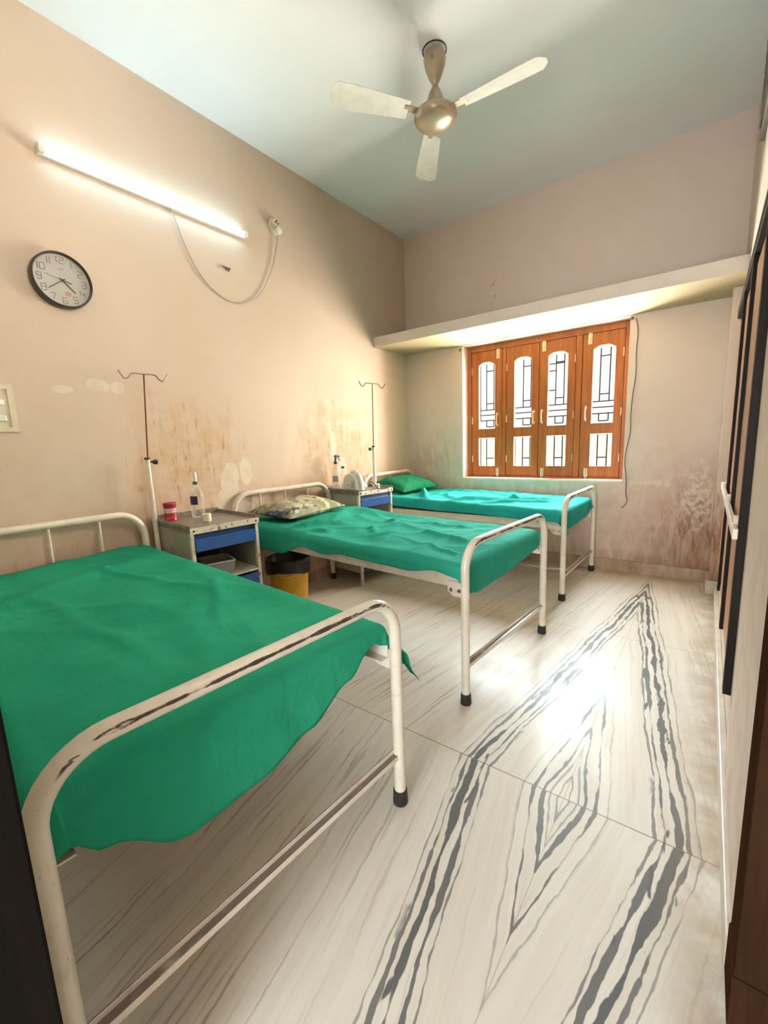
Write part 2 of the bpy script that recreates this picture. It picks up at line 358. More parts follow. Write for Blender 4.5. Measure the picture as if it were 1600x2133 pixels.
M['tub'] = clear_mat('cloudy_tub_plastic', (.80, .80, .80), .55, (.42, .41, .41))
M['hose'] = clear_mat('clear_tubing', (.95, .95, .95), .35, (.85, .85, .82))
M['green_cap'] = plain('green_cap_plastic', (0.01, 0.20, 0.06), .35)
M['navy'] = plain('navy_label', (0.025, 0.02, 0.06), .4)
M['blue_plastic'] = plain('deep_blue_plastic', (0.02, 0.045, 0.20), .35)
M['nebuliser'] = plain('pale_grey_green_plastic', (0.66, 0.70, 0.66), .35)
M['yellow'] = plain('yellow_plastic', (0.62, 0.33, 0.02), .38, var=.1)
M['tape'] = plain('cream_tape', (0.76, 0.70, 0.52), .6)
def tin_mat():
    t = NT('red_tin_print'); p = t.obj(); s = t.sep(p); Z = s[2]
    band = t.box(Z, .052, .080, .0015)
    txt = t.mul(t.box(Z, .058, .072, .002), t.mr(t.noise(t.scale(p, (60, 60, 220)), 1.0, 2.0), .48, .55))
    red = t.mix(t.mul(t.mr(t.noise(t.scale(p, (25, 25, 260)), 1.0, 2.0), .55, .6), t.box(Z, .012, .045, .003)), (0.36, 0.012, 0.03), (0.60, 0.25, 0.26))
    c = t.mix(band, red, (0.66, 0.56, 0.55)); c = t.mix(t.mul(txt, .6), c, (0.40, 0.10, 0.12))
    return t.bsdf(c, .3)
M['tin'] = tin_mat()
def print_mat():
    t = NT('printed_pillow_cotton'); p = t.obj()
    n = t.noise(t.scale(p, (1, 1, 1)), 6.5, 3.0, .5, 1.2); n2 = t.noise(p, 14.0, 4.0, .6, .5); n3 = t.noise(t.scale(p, (1.2, .8, 1)), 4.3, 2.0, .5, 1.6)
    c = t.mix(t.mr(n, .40, .56), (0.20, 0.21, 0.10), (0.52, 0.50, 0.33))
    c = t.mix(t.mul(t.mr(n2, .50, .60), .7), c, (0.33, 0.27, 0.20))
    c = t.mix(t.mul(t.mr(n3, .57, .62), .9), c, (0.045, 0.045, 0.15))
    c = t.mix(t.mul(t.mr(t.noise(p, 10.0, 2.0, .5, 2.0), .62, .68), .8), c, (0.03, 0.035, 0.03))
    return t.bsdf(c, .8, normal=t.bump(t.noise(p, 16.0, 4.0), .35, .01))
M['print'] = print_mat()
M['fan'] = plain('champagne_enamel', (0.36, 0.29, 0.195), .3, .35)
M['fan_blade'] = plain('pale_blade_enamel', (0.60, 0.585, 0.53), .4)
M['fan_dark'] = plain('dark_motor_metal', (0.06, 0.025, 0.015), .4)
M['cord'] = plain('grey_cord_sheath', (0.42, 0.36, 0.31), .5)
M['cable'] = plain('dusty_cable_sheath', (0.17, 0.12, 0.09), .6)
M['clock_rim'] = plain('dark_brown_clock_rim', (0.028, 0.018, 0.014), .3)
M['clock_face'] = plain('silver_clock_face', (0.40, 0.385, 0.355), .4, .1, var=.03)
M['ink'] = plain('grey_ink', (0.14, 0.12, 0.105), .5)
M['hand'] = plain('dark_hand_metal', (0.06, 0.045, 0.035), .4)
M['sticker'] = plain('faded_red_sticker', (0.42, 0.22, 0.17), .6)
M['grille'] = plain('dark_grille_iron', (0.005, 0.005, 0.005), .9, spec=0.0)
def tube_mat():
    t = NT('lit_tube'); e = t.n('ShaderNodeEmission'); e.inputs[0].default_value = (.50, .84, 1.0, 1); e.inputs[1].default_value = TUBE_STRENGTH
    t.t.links.new(e.outputs[0], t.out.inputs['Surface']); return t.m
M['tube'] = tube_mat()

# ------------------------------------------------------------------ mesh helpers
def obj(name, bm, mat, parent=None, smooth=True, bevel=0.0, loc=None, rot=None):
    me = bpy.data.meshes.new(name); bmesh.ops.recalc_face_normals(bm, faces=bm.faces); bm.to_mesh(me); bm.free()
    if smooth:
        for f in me.polygons: f.use_smooth = True
        try: me.set_sharp_from_angle(angle=math.radians(38))
        except Exception: pass
    o = bpy.data.objects.new(name, me); COL.objects.link(o)
    for m in (mat if isinstance(mat, (list, tuple)) else [mat]): me.materials.append(m)
    if parent: o.parent = parent
    if loc: o.location = loc
    if rot: o.rotation_euler = rot
    if bevel > 0:
        md = o.modifiers.new('bevel', 'BEVEL'); md.width = bevel; md.segments = 2; md.limit_method = 'ANGLE'
    return o
def tag(o, label, cat, group=None):
    o['label'] = label; o['category'] = cat
    if group: o['group'] = group
    return o
def struct(o): o['kind'] = 'structure'; return o
def empty(name, loc, rz=0.0):
    o = bpy.data.objects.new(name, None); COL.objects.link(o); o.location = loc; o.rotation_euler = (0, 0, rz); o.empty_display_size = .05; return o
def box(bm, lo, hi, mat=None):
    x0, y0, z0 = lo; x1, y1, z1 = hi
    vs = [bm.verts.new(v) for v in ((x0, y0, z0), (x1, y0, z0), (x1, y1, z0), (x0, y1, z0), (x0, y0, z1), (x1, y0, z1), (x1, y1, z1), (x0, y1, z1))]
    for f in ((0, 3, 2, 1), (4, 5, 6, 7), (0, 1, 5, 4), (1, 2, 6, 5), (2, 3, 7, 6), (3, 0, 4, 7)):
        bm.faces.new([vs[i] for i in f])
    return bm
def BM(): return bmesh.new()
def boxo(name, lo, hi, mat, parent=None, bevel=0.0): return obj(name, box(BM(), lo, hi), mat, parent, smooth=False, bevel=bevel)
def fillet(pts, r, n=7):
    pts = [Vector(p) for p in pts]; out = [pts[0]]
    for i in range(1, len(pts) - 1):
        a, b, c = pts[i - 1], pts[i], pts[i + 1]; d1 = (a - b).normalized(); d2 = (c - b).normalized()
        ang = d1.angle(d2); rr = r[i - 1] if isinstance(r, (list, tuple)) else r
        if ang > math.pi - .02 or rr <= 0: out.append(b); continue
        t = min(rr / math.tan(ang / 2), (a - b).length * .49, (c - b).length * .49); rr = t * math.tan(ang / 2)
        cen = b + (d1 + d2).normalized() * (rr / math.sin(ang / 2)); v1 = b + d1 * t - cen; v2 = b + d2 * t - cen
        tot = v1.angle(v2); ax = v1.cross(v2).normalized()
        for k in range(n + 1): out.append(cen + Matrix.Rotation(tot * k / n, 3, ax) @ v1)
    out.append(pts[-1]); return out
def smooth_path(pts, n=6):
    P = [Vector(p) for p in pts]; P = [P[0] * 2 - P[1]] + P + [P[-1] * 2 - P[-2]]; out = []
    for i in range(1, len(P) - 2):
        for k in range(n):
            t = k / n; a, b, c, d = P[i - 1], P[i], P[i + 1], P[i + 2]
            out.append(0.5 * ((2 * b) + (c - a) * t + (2 * a - 5 * b + 4 * c - d) * t * t + (3 * b - a - 3 * c + d) * t ** 3))
    out.append(P[-2]); return out
def tube(bm, pts, r, seg=14):
    pts = [Vector(p) for p in pts]; n = len(pts); rings = []
    tan = [(pts[min(i + 1, n - 1)] - pts[max(i - 1, 0)]).normalized() for i in range(n)]
    ref = Vector((0, 0, 1)) if abs(tan[0].z) < .9 else Vector((1, 0, 0))
    a = tan[0].cross(ref).normalized()
    for i in range(n):
        a = (a - tan[i] * a.dot(tan[i])).normalized(); b = tan[i].cross(a); rr = r[i] if isinstance(r, (list, tuple)) else r
        rings.append([bm.verts.new(pts[i] + (a * math.cos(2 * math.pi * k / seg) + b * math.sin(2 * math.pi * k / seg)) * rr) for k in range(seg)])
    for i in range(n - 1):
        for k in range(seg): bm.faces.new((rings[i][k], rings[i][(k + 1) % seg], rings[i + 1][(k + 1) % seg], rings[i + 1][k]))
    bm.faces.new(rings[0][::-1]); bm.faces.new(rings[-1]); return bm
def lathe(bm, prof, seg=32, cen=(0, 0, 0), closed=True):
    c = Vector(cen); rings = []
    for r, z in prof:
        if r < 1e-6: rings.append([bm.verts.new(c + Vector((0, 0, z)))])
        else: rings.append([bm.verts.new(c + Vector((r * math.cos(2 * math.pi * k / seg), r * math.sin(2 * math.pi * k / seg), z))) for k in range(seg)])
    for A, B in zip(rings[:-1], rings[1:]):
        for k in range(seg):
            k2 = (k + 1) % seg
            if len(A) == 1 and len(B) == 1: continue
            if len(A) == 1: bm.faces.new((A[0], B[k2], B[k]))
            elif len(B) == 1: bm.faces.new((A[k], A[k2], B[0]))
            else: bm.faces.new((A[k], A[k2], B[k2], B[k]))
    return bm
def xform(bm, mat): bmesh.ops.transform(bm, matrix=mat, verts=bm.verts); return bm
ROT_X90 = Matrix.Rotation(math.pi / 2, 4, 'Y')     # local z axis -> +x

# ------------------------------------------------------------------ room shell
H = 3.343; W = 2.89; YF = -4.09
struct(boxo('floor', (-0.2, -6.2, -0.12), (3.6, 0.25, 0.0), M['floor']))
struct(boxo('ceiling', (-0.2, -6.2, H), (3.6, 0.25, H + .12), M['ceiling']))
struct(boxo('wall_left', (-0.2, -6.2, 0), (0, 0.25, H), M['wall_left']))
WX0, WX1, WZ0, WZ1 = 0.684, 2.19, 0.79, 2.15
bm = BM()
box(bm, (0, 0, 0), (WX0, .25, H)); box(bm, (WX1, 0, 0), (3.2, .25, H)); box(bm, (WX0, 0, 0), (WX1, .25, WZ0)); box(bm, (WX0, 0, WZ1), (WX1, .25, H))
struct(obj('wall_back', bm, M['wall_back'], smooth=False))
bm = BM(); box(bm, (W, -2.45, 0), (3.2, 0, H)); box(bm, (2.878, -3.10, 0), (3.2, -2.45, H))
struct(obj('wall_right', bm, M['wall_plain'], smooth=False))
bm = BM(); box(bm, (0, YF - .22, 0), (2.03, YF, H)); box(bm, (2.03, YF - .22, 2.15), (3.2, YF, H))
struct(obj('wall_front', bm, M['wall_plain'], smooth=False))
bm = BM(); box(bm, (3.05, -6.2, 0), (3.2, -3.22, H)); box(bm, (-0.2, -6.3, 0), (3.2, -6.2, H)); 
struct(obj('wall_corridor', bm, M['wall_plain'], smooth=False))
struct(boxo('baseboard_left', (0, YF, 0), (.014, 0, .095), M['skirt'], bevel=.003))
struct(boxo('baseboard_back', (.014, -.016, 0), (2.82, 0, .105), M['skirt'], bevel=.003))
struct(boxo('baseboard_right', (2.866, -3.10, 0), (W, -.31, .085), M['skirt_light'], bevel=.004))
# loft slab over the window, concrete band on the wall's end
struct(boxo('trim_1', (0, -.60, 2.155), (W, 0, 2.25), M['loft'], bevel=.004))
struct(boxo('trim_2', (2.83, -.27, .10), (W, 0, 2.155), M['wall_back'], bevel=.006))
struct(boxo('trim_3', (2.815, -.30, 0), (W, 0, .10), M['skirt_light'], bevel=.004))
# doorway the photo is taken from: dark jamb on the left, jamb and open leaf on the right
bm = BM(); box(bm, (2.03, YF - .23, 0), (2.10, YF + .008, 2.15)); box(bm, (2.10, YF - .23, 2.08), (3.05, YF + .008, 2.15))
o = struct(obj('door_1', bm, M['jamb'], smooth=False, bevel=.004))
d2 = empty('door_2', (2.960, -3.16, 0)); struct(d2)
boxo('door_jamb', (-.087, -.06, .125), (.10, .06, 2.10), M['door_wood'], d2, bevel=.004)
boxo('jamb_plinth', (-.09, -.063, 0), (.10, .063, .125), M['door_wood'], d2, bevel=.004)

# ------------------------------------------------------------------ window
win = empty('window_1', ((WX0 + WX1) / 2, .12, WZ0)); struct(win)
def wl(x, z, y=0.0): return Vector((x - win.location.x, y, z - WZ0))
FY0, FY1 = 0.0, .09
bm = BM()
def wbox(bm, x0, x1, z0, z1, y0, y1): a = wl(x0, z0); b = wl(x1, z1); return box(bm, (a.x, y0, a.z), (b.x, y1, b.z))
wbox(bm, WX0, .725, WZ0 + .02, WZ1, FY0, FY1); wbox(bm, 2.145, WX1, WZ0 + .02, WZ1, FY0, FY1)
wbox(bm, .725, 2.145, 2.09, WZ1, FY0, FY1); wbox(bm, .725, 2.145, WZ0 + .02, .825, FY0, FY1)
wbox(bm, 1.062, 1.10, .825, 2.09, FY0, FY1); wbox(bm, 1.755, 1.806, .825, 2.09, FY0, FY1)
for xa, xb in ((.725, 1.062), (1.10, 1.755), (1.806, 2.145)):
    wbox(bm, xa, xa + .022, .825, 2.09, .048, FY1); wbox(bm, xb - .022, xb, .825, 2.09, .048, FY1)
    wbox(bm, xa + .022, xb - .022, .825, .850, .048, FY1); wbox(bm, xa + .022, xb - .022, 2.065, 2.09, .048, FY1)
wbox(bm, 1.41, 1.445, .85, 2.065, .048, .07)
obj('window_frame', bm, M['window_wood'], win, smooth=False, bevel=.004)
bm = BM(); wbox(bm, WX0, WX1, WZ0, WZ0 + .02, -.125, .10); obj('window_sill', bm, plain('sill_paint', (.74, .62, .52), .5), win, smooth=False, bevel=.004)
def shutter(x0, x1, px0, px1, handle_x, hinge_x, bolt_x):
    """leaf with an arched upper light and a small lower light"""
    z0, z1 = .828, 2.087; a0, a1 = 1.308, 1.950; rise = .032; l0, l1 = .922, 1.218; TH = .035
    bm = BM(); N = 10
    def prism(poly, ya, yb):
        A = [bm.verts.new((p.x, ya, p.z)) for p in poly]; B = [bm.verts.new((p.x, yb, p.z)) for p in poly]
        bm.faces.new(A[::-1]); bm.faces.new(B)
        for i in range(len(A)): bm.faces.new((A[i], A[(i + 1) % len(A)], B[(i + 1) % len(A)], B[i]))
    def rect(xa, xb, za, zb): prism([wl(xa, za), wl(xb, za), wl(xb, zb), wl(xa, zb)], .008, .008 + TH)
    rect(x0 + .003, px0, z0, z1); rect(px1, x1 - .003, z0, z1)
    rect(px0, px1, z0, l0); rect(px0, px1, l1, a0)
    arch = []
    for k in range(N + 1):
        t = k / N; e = abs(2 * t - 1); h = rise * (1 - max(0, (e - .35) / .65) ** 1.5)
        arch.append((px0 + (px1 - px0) * t, a1 + h))
    for k in range(N):
        (xa, za), (xb, zb) = arch[k], arch[k + 1]; prism([wl(xa, za), wl(xb, zb), wl(xb, z1), wl(xa, z1)], .008, .008 + TH)
    s = obj('shutter', bm, M['window_wood'], win, smooth=False)
    # glazing beads
    bm = BM(); fr = fillet([wl(px0 + .001, a0, .006), wl(px0 + .001, a1, .006)], 0); 
    path = [wl(px0, a0, .008)] + [wl(x, z, .008) for x, z in arch] + [wl(px1, a0, .008), wl(px0, a0, .008)]
    tube(bm, path, .0045, 6); tube(bm, [wl(px0, l0, .008), wl(px0, l1, .008), wl(px1, l1, .008), wl(px1, l0, .008), wl(px0, l0, .008)], .0045, 6)
    obj('glazing_bead', bm, M['window_wood'], s)
    bm = BM(); bm.faces.new([bm.verts.new(wl(x, z, .026)) for x, z in [(px0, a0), (px1, a0)] + [(x, z) for x, z in arch[::-1]]])
    obj('pane', bm, M['glass'], s, smooth=False)
    bm = BM(); bm.faces.new([bm.verts.new(wl(x, z, .026)) for x, z in [(px0, l0), (px1, l0), (px1, l1), (px0, l1)]])
    obj('pane', bm, M['glass'], s, smooth=False)
    bm = BM(); tube(bm, fillet([wl(handle_x, 1.455, .006), wl(handle_x, 1.455, -.022), wl(handle_x, 1.345, -.022), wl(handle_x, 1.345, .006)], .012), .0055, 10)
    for z in (1.345, 1.455): wbox(bm, handle_x - .009, handle_x + .009, z - .014, z + .014, .002, .009)
    obj('handle', bm, M['brass'], s)
    bm = BM()
    for z in (1.90, 1.40, 1.0): tube(bm, [wl(hinge_x, z - .035, .006), wl(hinge_x, z + .035, .006)], .006, 8)
    obj('hinge', bm, M['brass'], s)
    if bolt_x:
        for zc, sg in ((2.045, 1), (.86, -1)):
            bm = BM(); wbox(bm, bolt_x - .016, bolt_x + .016, zc - .045, zc + .045, .003, .009)
            tube(bm, [wl(bolt_x, zc - .04, -.002), wl(bolt_x, zc + sg * .05 + .0, -.002)] if sg > 0 else [wl(bolt_x, zc - .05, -.002), wl(bolt_x, zc + .04, -.002)], .006, 8)
            tube(bm, [wl(bolt_x, zc, -.002), wl(bolt_x + .012, zc - .004, -.018)], .004, 8)
            obj('tower_bolt', bm, M['brass'], s)
    return s
shutter(.727, 1.060, .805, .987, 1.015, .735, 1.017)
shutter(1.102, 1.427, 1.183, 1.361, 1.384, 1.108, None)
shutter(1.428, 1.753, 1.507, 1.689, 1.460, 1.747, 1.470)
shutter(1.808, 2.143, 1.895, 2.079, 1.850, 2.136, 1.868)
# iron grille outside the glass
gr = empty('window_grille', (1.437, .22, .80))
tag(gr, 'dark iron window grille of uneven rectangles seen through the shutter panes', 'grille')
bm = BM()
def gb(x0, z0, x1, z1): tube(bm, [Vector((x0 - 1.437, 0, z0 - .80)), Vector((x1 - 1.437, 0, z1 - .80))], .0058, 8)
for z in (1.506, 1.454, 1.398): gb(.70, z, 2.17, z)
for x in (.787, .855, 1.166, 1.244, 1.32, 1.557, 1.632, 1.942, 2.021): gb(x, .82, x, 1.21)
for xa, xb in ((.855, .935), (1.244, 1.32), (1.557, 1.632), (1.942, 2.021)):
    gb(xa, 1.506, xa, 1.97); gb(xb, 1.506, xb, 1.97); gb(xa, 1.902, xb, 1.902); gb(xa, 1.571, xb, 1.571); gb(xa, 1.332, xb, 1.332); gb(xa, 1.332, xa, 1.398); gb(xb, 1.332, xb, 1.398); gb(xa, 1.0, xb, 1.0)
gb(.787, 1.398, .787, 1.97); gb(1.49, 1.825, 1.557, 1.825); gb(1.49, 1.645, 1.557, 1.645); gb(1.49, 1.89, 1.632, 1.89)
gb(.70, .86, 2.17, .86); gb(.70, 2.0, 2.17, 2.0)
obj('grille_bars', bm, M['grille'], gr)

# ------------------------------------------------------------------ cupboard built along the right wall
cup = empty('wall_cupboard', (W, -1.85, .33))
tag(cup, 'dark brown wooden wall cupboard with narrow shutters and pale cross rail on the right wall', 'cupboard')
def cb(bm, x0, x1, y0, y1, z0, z1): return box(bm, (x0 - W, y0 + 1.85, z0 - .33), (x1 - W, y1 + 1.85, z1 - .33))
for y, xb in ((-1.27, 2.868), (-1.85, 2.870), (-2.448, 2.879)): obj('post', cb(BM(), 2.856, xb, y, y + .05, .33, 1.88), M['dark_wood'], cup, smooth=False, bevel=.002)
obj('post', cb(BM(), 2.872, W, -.66, -.61, .33, 1.88), M['dark_wood'], cup, smooth=False, bevel=.003)
for y0, y1 in ((-1.22, -.66), (-1.80, -1.27), (-2.40, -1.85)):
    obj('shutter_panel', cb(BM(), 2.869, W, y0, y1, .345, 1.84), M['cup_wood'], cup, smooth=False, bevel=.002)
obj('top_rail', cb(BM(), 2.855, W, -2.45, -.61, 1.88, 1.93), M['dark_wood'], cup, smooth=False, bevel=.003)
obj('cross_rail', cb(BM(), 2.841, 2.856, -2.46, -.90, .865, .90), M['cream_rail'], cup, smooth=False, bevel=.003)
for y in (-1.20, -1.78, -2.38):
    bm = BM(); cb(bm, 2.845, 2.869, y, y + .05, .89, .925); obj('rail_clip', bm, M['cream_rail'], cup, smooth=False, bevel=.006)
vent = empty('wall_vent', (W, -1.2, 2.66)); tag(vent, 'dark grey vent box high on the right wall near the ceiling', 'vent')
boxo('vent_case', (-.02, -.2, 0), (0, .2, .5), plain('dusty_grey_metal', (.16, .14, .11), .5), vent, bevel=.004)
bm = BM()
for k in range(7): box(bm, (-.026, -.17, .05 + k * .06), (-.02, .17, .08 + k * .06))
obj('vent_slats', bm, plain('vent_slat_metal', (.12, .105, .085), .5), vent, smooth=False)

# ------------------------------------------------------------------ hospital beds
def make_bed(loc, ang, w, label, head_top, foot_top, rail_z, L=1.92):
    b = empty('hospital_bed', loc, ang); tag(b, label, 'bed', 'white tubular hospital beds')
    h = w / 2; R = .0195
    bm = BM(); tube(bm, fillet([(0, -h, .03), (0, -h, head_top - R), (0, h, head_top - R), (0, h, .03)], .14, 10), R, 16); obj('head_frame', bm, M['frame'], b)
    for y in (-.235, -.005, .225):
        bm = BM(); tube(bm, [(0, y, rail_z - .02), (0, y, head_top - R * 1.5)], .0075, 10); obj('spindle', bm, M['frame'], b)
    bm = BM(); tube(bm, [(0, -h + .01, rail_z), (0, h - .01, rail_z)], .012, 10); obj('head_crossbar', bm, M['frame'], b)
    bm = BM(); tube(bm, fillet([(L, -h, .03), (L, -h, foot_top - R), (L, h, foot_top - R), (L, h, .03)], .12, 10), R, 16); obj('foot_frame', bm, M['frame'], b)
    bm = BM(); box(bm, (L - .013, -h + .012, .172), (L + .010, h - .012, .190)); box(bm, (L - .013, -h + .012, .172), (L - .009, h - .012, .204)); obj('foot_stretcher', bm, M['frame'], b, smooth=False, bevel=.002)
    for x in (0, L):
        for y in (-h, h):
            bm = BM(); lathe(bm, [(0, 0), (.024, 0), (.026, .004), (.0235, .05), (.021, .052), (.0, .052)], 18, (x, y, 0)); obj('rubber_foot', bm, M['rubber'], b)
    for sg in (-1, 1):
        bm = BM(); ya, yb = sorted((sg * (h - .012), sg * (h - .016))); box(bm, (.02, ya, rail_z - .03), (L - .02, yb, rail_z + .03))
        yc, yd = sorted((sg * (h - .012), sg * (h - .05))); box(bm, (.02, yc, rail_z - .03), (L - .02, yd, rail_z - .026)); obj('side_rail', bm, M['frame'], b, smooth=False, bevel=.001)
        for xe, s2 in ((L, -1), (0, 1)):
            bm = BM(); y0, y1 = sorted((sg * (h - .009), sg * (h - .0045)))
            xa, xb = sorted((xe + s2 * .012, xe + s2 * .095)); poly = [(xa, rail_z + .005), (xb, rail_z + .005), (xb, rail_z - .055), (xb - s2 * -0.0, rail_z - .055)]
            outer = xe + s2 * .095; inner = xe + s2 * .012
            P = [(inner, rail_z + .0), (outer, rail_z + .0), (outer, rail_z - .045), (outer - s2 * .025, rail_z - .068), (inner, rail_z - .068)]
            A = [bm.verts.new((x, y0, z)) for x, z in P]; B = [bm.verts.new((x, y1, z)) for x, z in P]
            bm.faces.new(A); bm.faces.new(B[::-1])
            for i in range(5): bm.faces.new((A[i], A[(i + 1) % 5], B[(i + 1) % 5], B[i]))
            k = obj('corner_bracket', bm, M['frame'], b, smooth=False)
            for xo in (.032, .074):
                c = lathe(BM(), [(0, 0), (.009, 0), (.009, .006), (0, .006)], 8); xform(c, Matrix.Translation((xe + s2 * xo, sg * (h - .0045), rail_z - .038)) @ Matrix.Rotation(-sg * math.pi / 2, 4, 'X'))
                obj('bolt', c, M['steel'], k)
    boxo('bed_deck', (.03, -h + .05, rail_z - .024), (L - .10, h - .05, rail_z - .004), M['frame'], b)
    return b
BEDS = [dict(loc=(.06, -3.485, 0), ang=-.0585, w=.91, head=.872, foot=.755, rail=.555, top=.655),
        dict(loc=(.06, -1.915, 0), ang=-.0741, w=.922, head=.895, foot=.772, rail=.575, top=.675),
        dict(loc=(.06, -.475, 0), ang=-.0315, w=.87, head=.905, foot=.782, rail=.560, top=.700)]
labels = ['white tubular hospital bed nearest the doorway, with badly chipped foot rail', 'white tubular hospital bed in the middle, with the printed pillow on it', 'white tubular hospital bed under the window, farthest from the doorway']
for d, l in zip(BEDS, labels): d['obj'] = make_bed(d['loc'], d['ang'], d['w'], l, d['head'], d['foot'], d['rail'])

def nz(x, y, z=0.0): return noise.noise(Vector((x, y, z)))
def ridge(x, y, ang, fx, fy, seed):
    c, s = math.cos(ang), math.sin(ang); a, b = (x * c + y * s) * fx, (-x * s + y * c) * fy
    a += .5 * nz(a * .5, b * .7, seed + 9); v = nz(a, b, seed); return max(0.0, 1 - abs(v) * 3.2) ** 2
def make_sheet(d, name, label, mat, xs, xe, top, front, back, foot, seed, creases=(), amp=1.0, back_flare=.04, corner_out=0.0):
    h = d['w'] / 2 + .005; hb = d['w'] / 2 + back_flare * .125; r = .045; h -= r; hb -= r; xe -= .022
    nx, ny, nf, nr = 110, 64, 16, 5
    L = xe - xs
    pa = [(i / nx, 0.0) for i in range(nx + 1)] + [(1.0, (i + 1) / nf) for i in range(nf)]
    qa = [(0.0, -1.0 + i / nf) for i in range(nf)] + [(i / ny, 0.0) for i in range(ny + 1)] + [(1.0, (i + 1) / nf) for i in range(nf)]
    bm = BM(); V = []
    for (p, ex) in pa:
        row = []
        for (q, ey) in qa:
            x = xs + L * p; y = -h + (h + hb) * q
            dx = ex * foot(q) if ex > 0 else 0.0
            dy = -ey * front(p) if ey < 0 else ey * back(p)
            dd = math.hypot(dx, dy)
            zt = top(p, q)
            wr = 0.0
            # edges of the mattress are soft
            for (ang, fx, fy, a_, sd) in ((.3, 2.2, 1.0, .010, 1), (1.2, 2.6, .9, .008, 2), (2.2, 3.4, 1.3, .006, 3), (-.2, 5.0, 2.0, .004, 4)):
                wr += a_ * ridge(x, y, ang, fx, fy, seed + sd * 7.3)
            wr += .014 * nz(x * 1.8, y * 1.8, seed) + .005 * nz(x * 6, y * 6, seed + 3)
            for (cx0, cy0, cx1, cy1, wd, ht) in creases:
                ax, ay = cx1 - cx0, cy1 - cy0; ll = math.hypot(ax, ay); ux, uy = ax / ll, ay / ll
                t_ = ((x - cx0) * ux + (y - cy0) * uy) / ll; off = (-(x - cx0) * uy + (y - cy0) * ux) + .03 * nz(t_ * 3, cx0 * 5, seed)
                wr += ht * math.exp(-(off / wd) ** 2) * max(0.0, min(1, t_ * 5 + .5)) * max(0.0, min(1, (1 - t_) * 5 + .5))
            ed = min(y + h, hb - y, xe - x); wr = (wr - .012) * amp * 1.45 * (.30 + .70 * max(0.0, min(1.0, ed / .09)))
            pos = Vector((x, y, zt + wr))
            if dd > 1e-6:
                n = Vector((dx, math.copysign(dy, ey) if ey else 0.0, 0)) / dd
                a = min(dd / r, math.pi / 2); out = r * math.sin(a); dn = r * (1 - math.cos(a)); rest = max(0.0, dd - r * math.pi / 2)
                if dx > 0 and dy > 0: rest *= 1.0
                tpar = x * 3.0 if abs(n.y) > abs(n.x) else y * 3.0
                sway = rest * (.10 + .30 * nz(tpar * 1.3 + n.y * 2, seed + 5.1, rest * 2) ) + .012 * min(1, rest / .06) * nz(tpar * 3.1, rest * 6, seed + 8)
                if dx > 0 and dy > 0: sway += rest * .25 * math.sin(math.atan2(dy, dx) * 6 + seed)
                lim = .042 if ey <= 0 else back_flare
                sway = max(.001, min(lim, sway))
                if corner_out and ey > 0: sway += corner_out * rest * max(0.0, min(1.0, (p - .90) / .08)) * (1.0 if ex == 0 else max(0.0, math.sin(math.atan2(dy, dx))))
                if ex > 0 and dy == 0: sway = max(-.012, min(.004, sway - .006))
                pos += n * (out + sway); pos.z -= dn + rest; pos.z -= wr * min(1, dd / .05) * .9
            else:
                pass
            row.append(bm.verts.new(pos))
        V.append(row)
    for i in range(len(V) - 1):
        for j in range(len(V[0]) - 1): bm.faces.new((V[i][j], V[i + 1][j], V[i + 1][j + 1], V[i][j + 1]))
    o = obj(name, bm, mat); o.location = d['loc']; o.rotation_euler = (0, 0, d['ang'])
    md = o.modifiers.new('thick', 'SOLIDIFY'); md.thickness = .002; md.offset = -1
    tag(o, label, 'bed sheet', 'green bed sheets'); return o
def lerp_table(tab):
    def f(t):
        for (a, va), (b, vb) in zip(tab[:-1], tab[1:]):
            if t <= b:
                k = max(0, min(1, (t - a) / (b - a))); k = k * k * (3 - 2 * k); return va + (vb - va) * k
        return tab[-1][1]
    return f
# nearest bed: smooth sheet, deep sagging hem at the foot, a loose corner past the far post
make_sheet(BEDS[0], 'bed_sheet', 'emerald green bed sheet on the bed nearest the doorway', M['sheet_a'], .05, 1.885,
           lambda p, q: .665 - .02 * p, lerp_table([(0, .14), (.9, .14), (1, .12)]), lerp_table([(0, .12), (.5, .11), (.90, .10), (.96, .25), (1, .27)]),
           lerp_table([(0, .12), (.06, .16), (.22, .25), (.45, .24), (.62, .20), (.8, .13), (.95, .07), (1, .09)]), 3.0,
           creases=((.35, .1, 1.1, .25, .02, .010), (.6, -.2, 1.6, -.1, .03, .008), (1.0, .35, 1.5, .1, .02, .008)), amp=.8, corner_out=.65)
make_sheet(BEDS[1], 'bed_sheet', 'green wrinkled bed sheet on the middle bed, its cooler light tinted in', M['sheet_b'], .05, 1.885,
           lambda p, q: .700 - .040 * p + .006 * math.sin(p * 9), lerp_table([(0, .205), (.26, .20), (.42, .105), (.5, .12), (.6, .10), (.85, .11), (.95, .08), (1, .09)]), lerp_table([(0, .12), (1, .12)]),
           lerp_table([(0, .17), (.15, .19), (.45, .18), (.75, .15), (.92, .13), (1, .11)]), 17.0,
           creases=((.62, -.46, .75, -.05, .022, .022), (.74, -.46, .86, -.28, .018, .018), (1.0, -.05, 1.15, -.2, .02, .012), (1.2, .1, 1.75, -.1, .025, .009), (.9, .2, 1.5, .3, .03, .008), (1.3, -.2, 1.8, -.3, .02, .009)), amp=1.0, back_flare=.0)
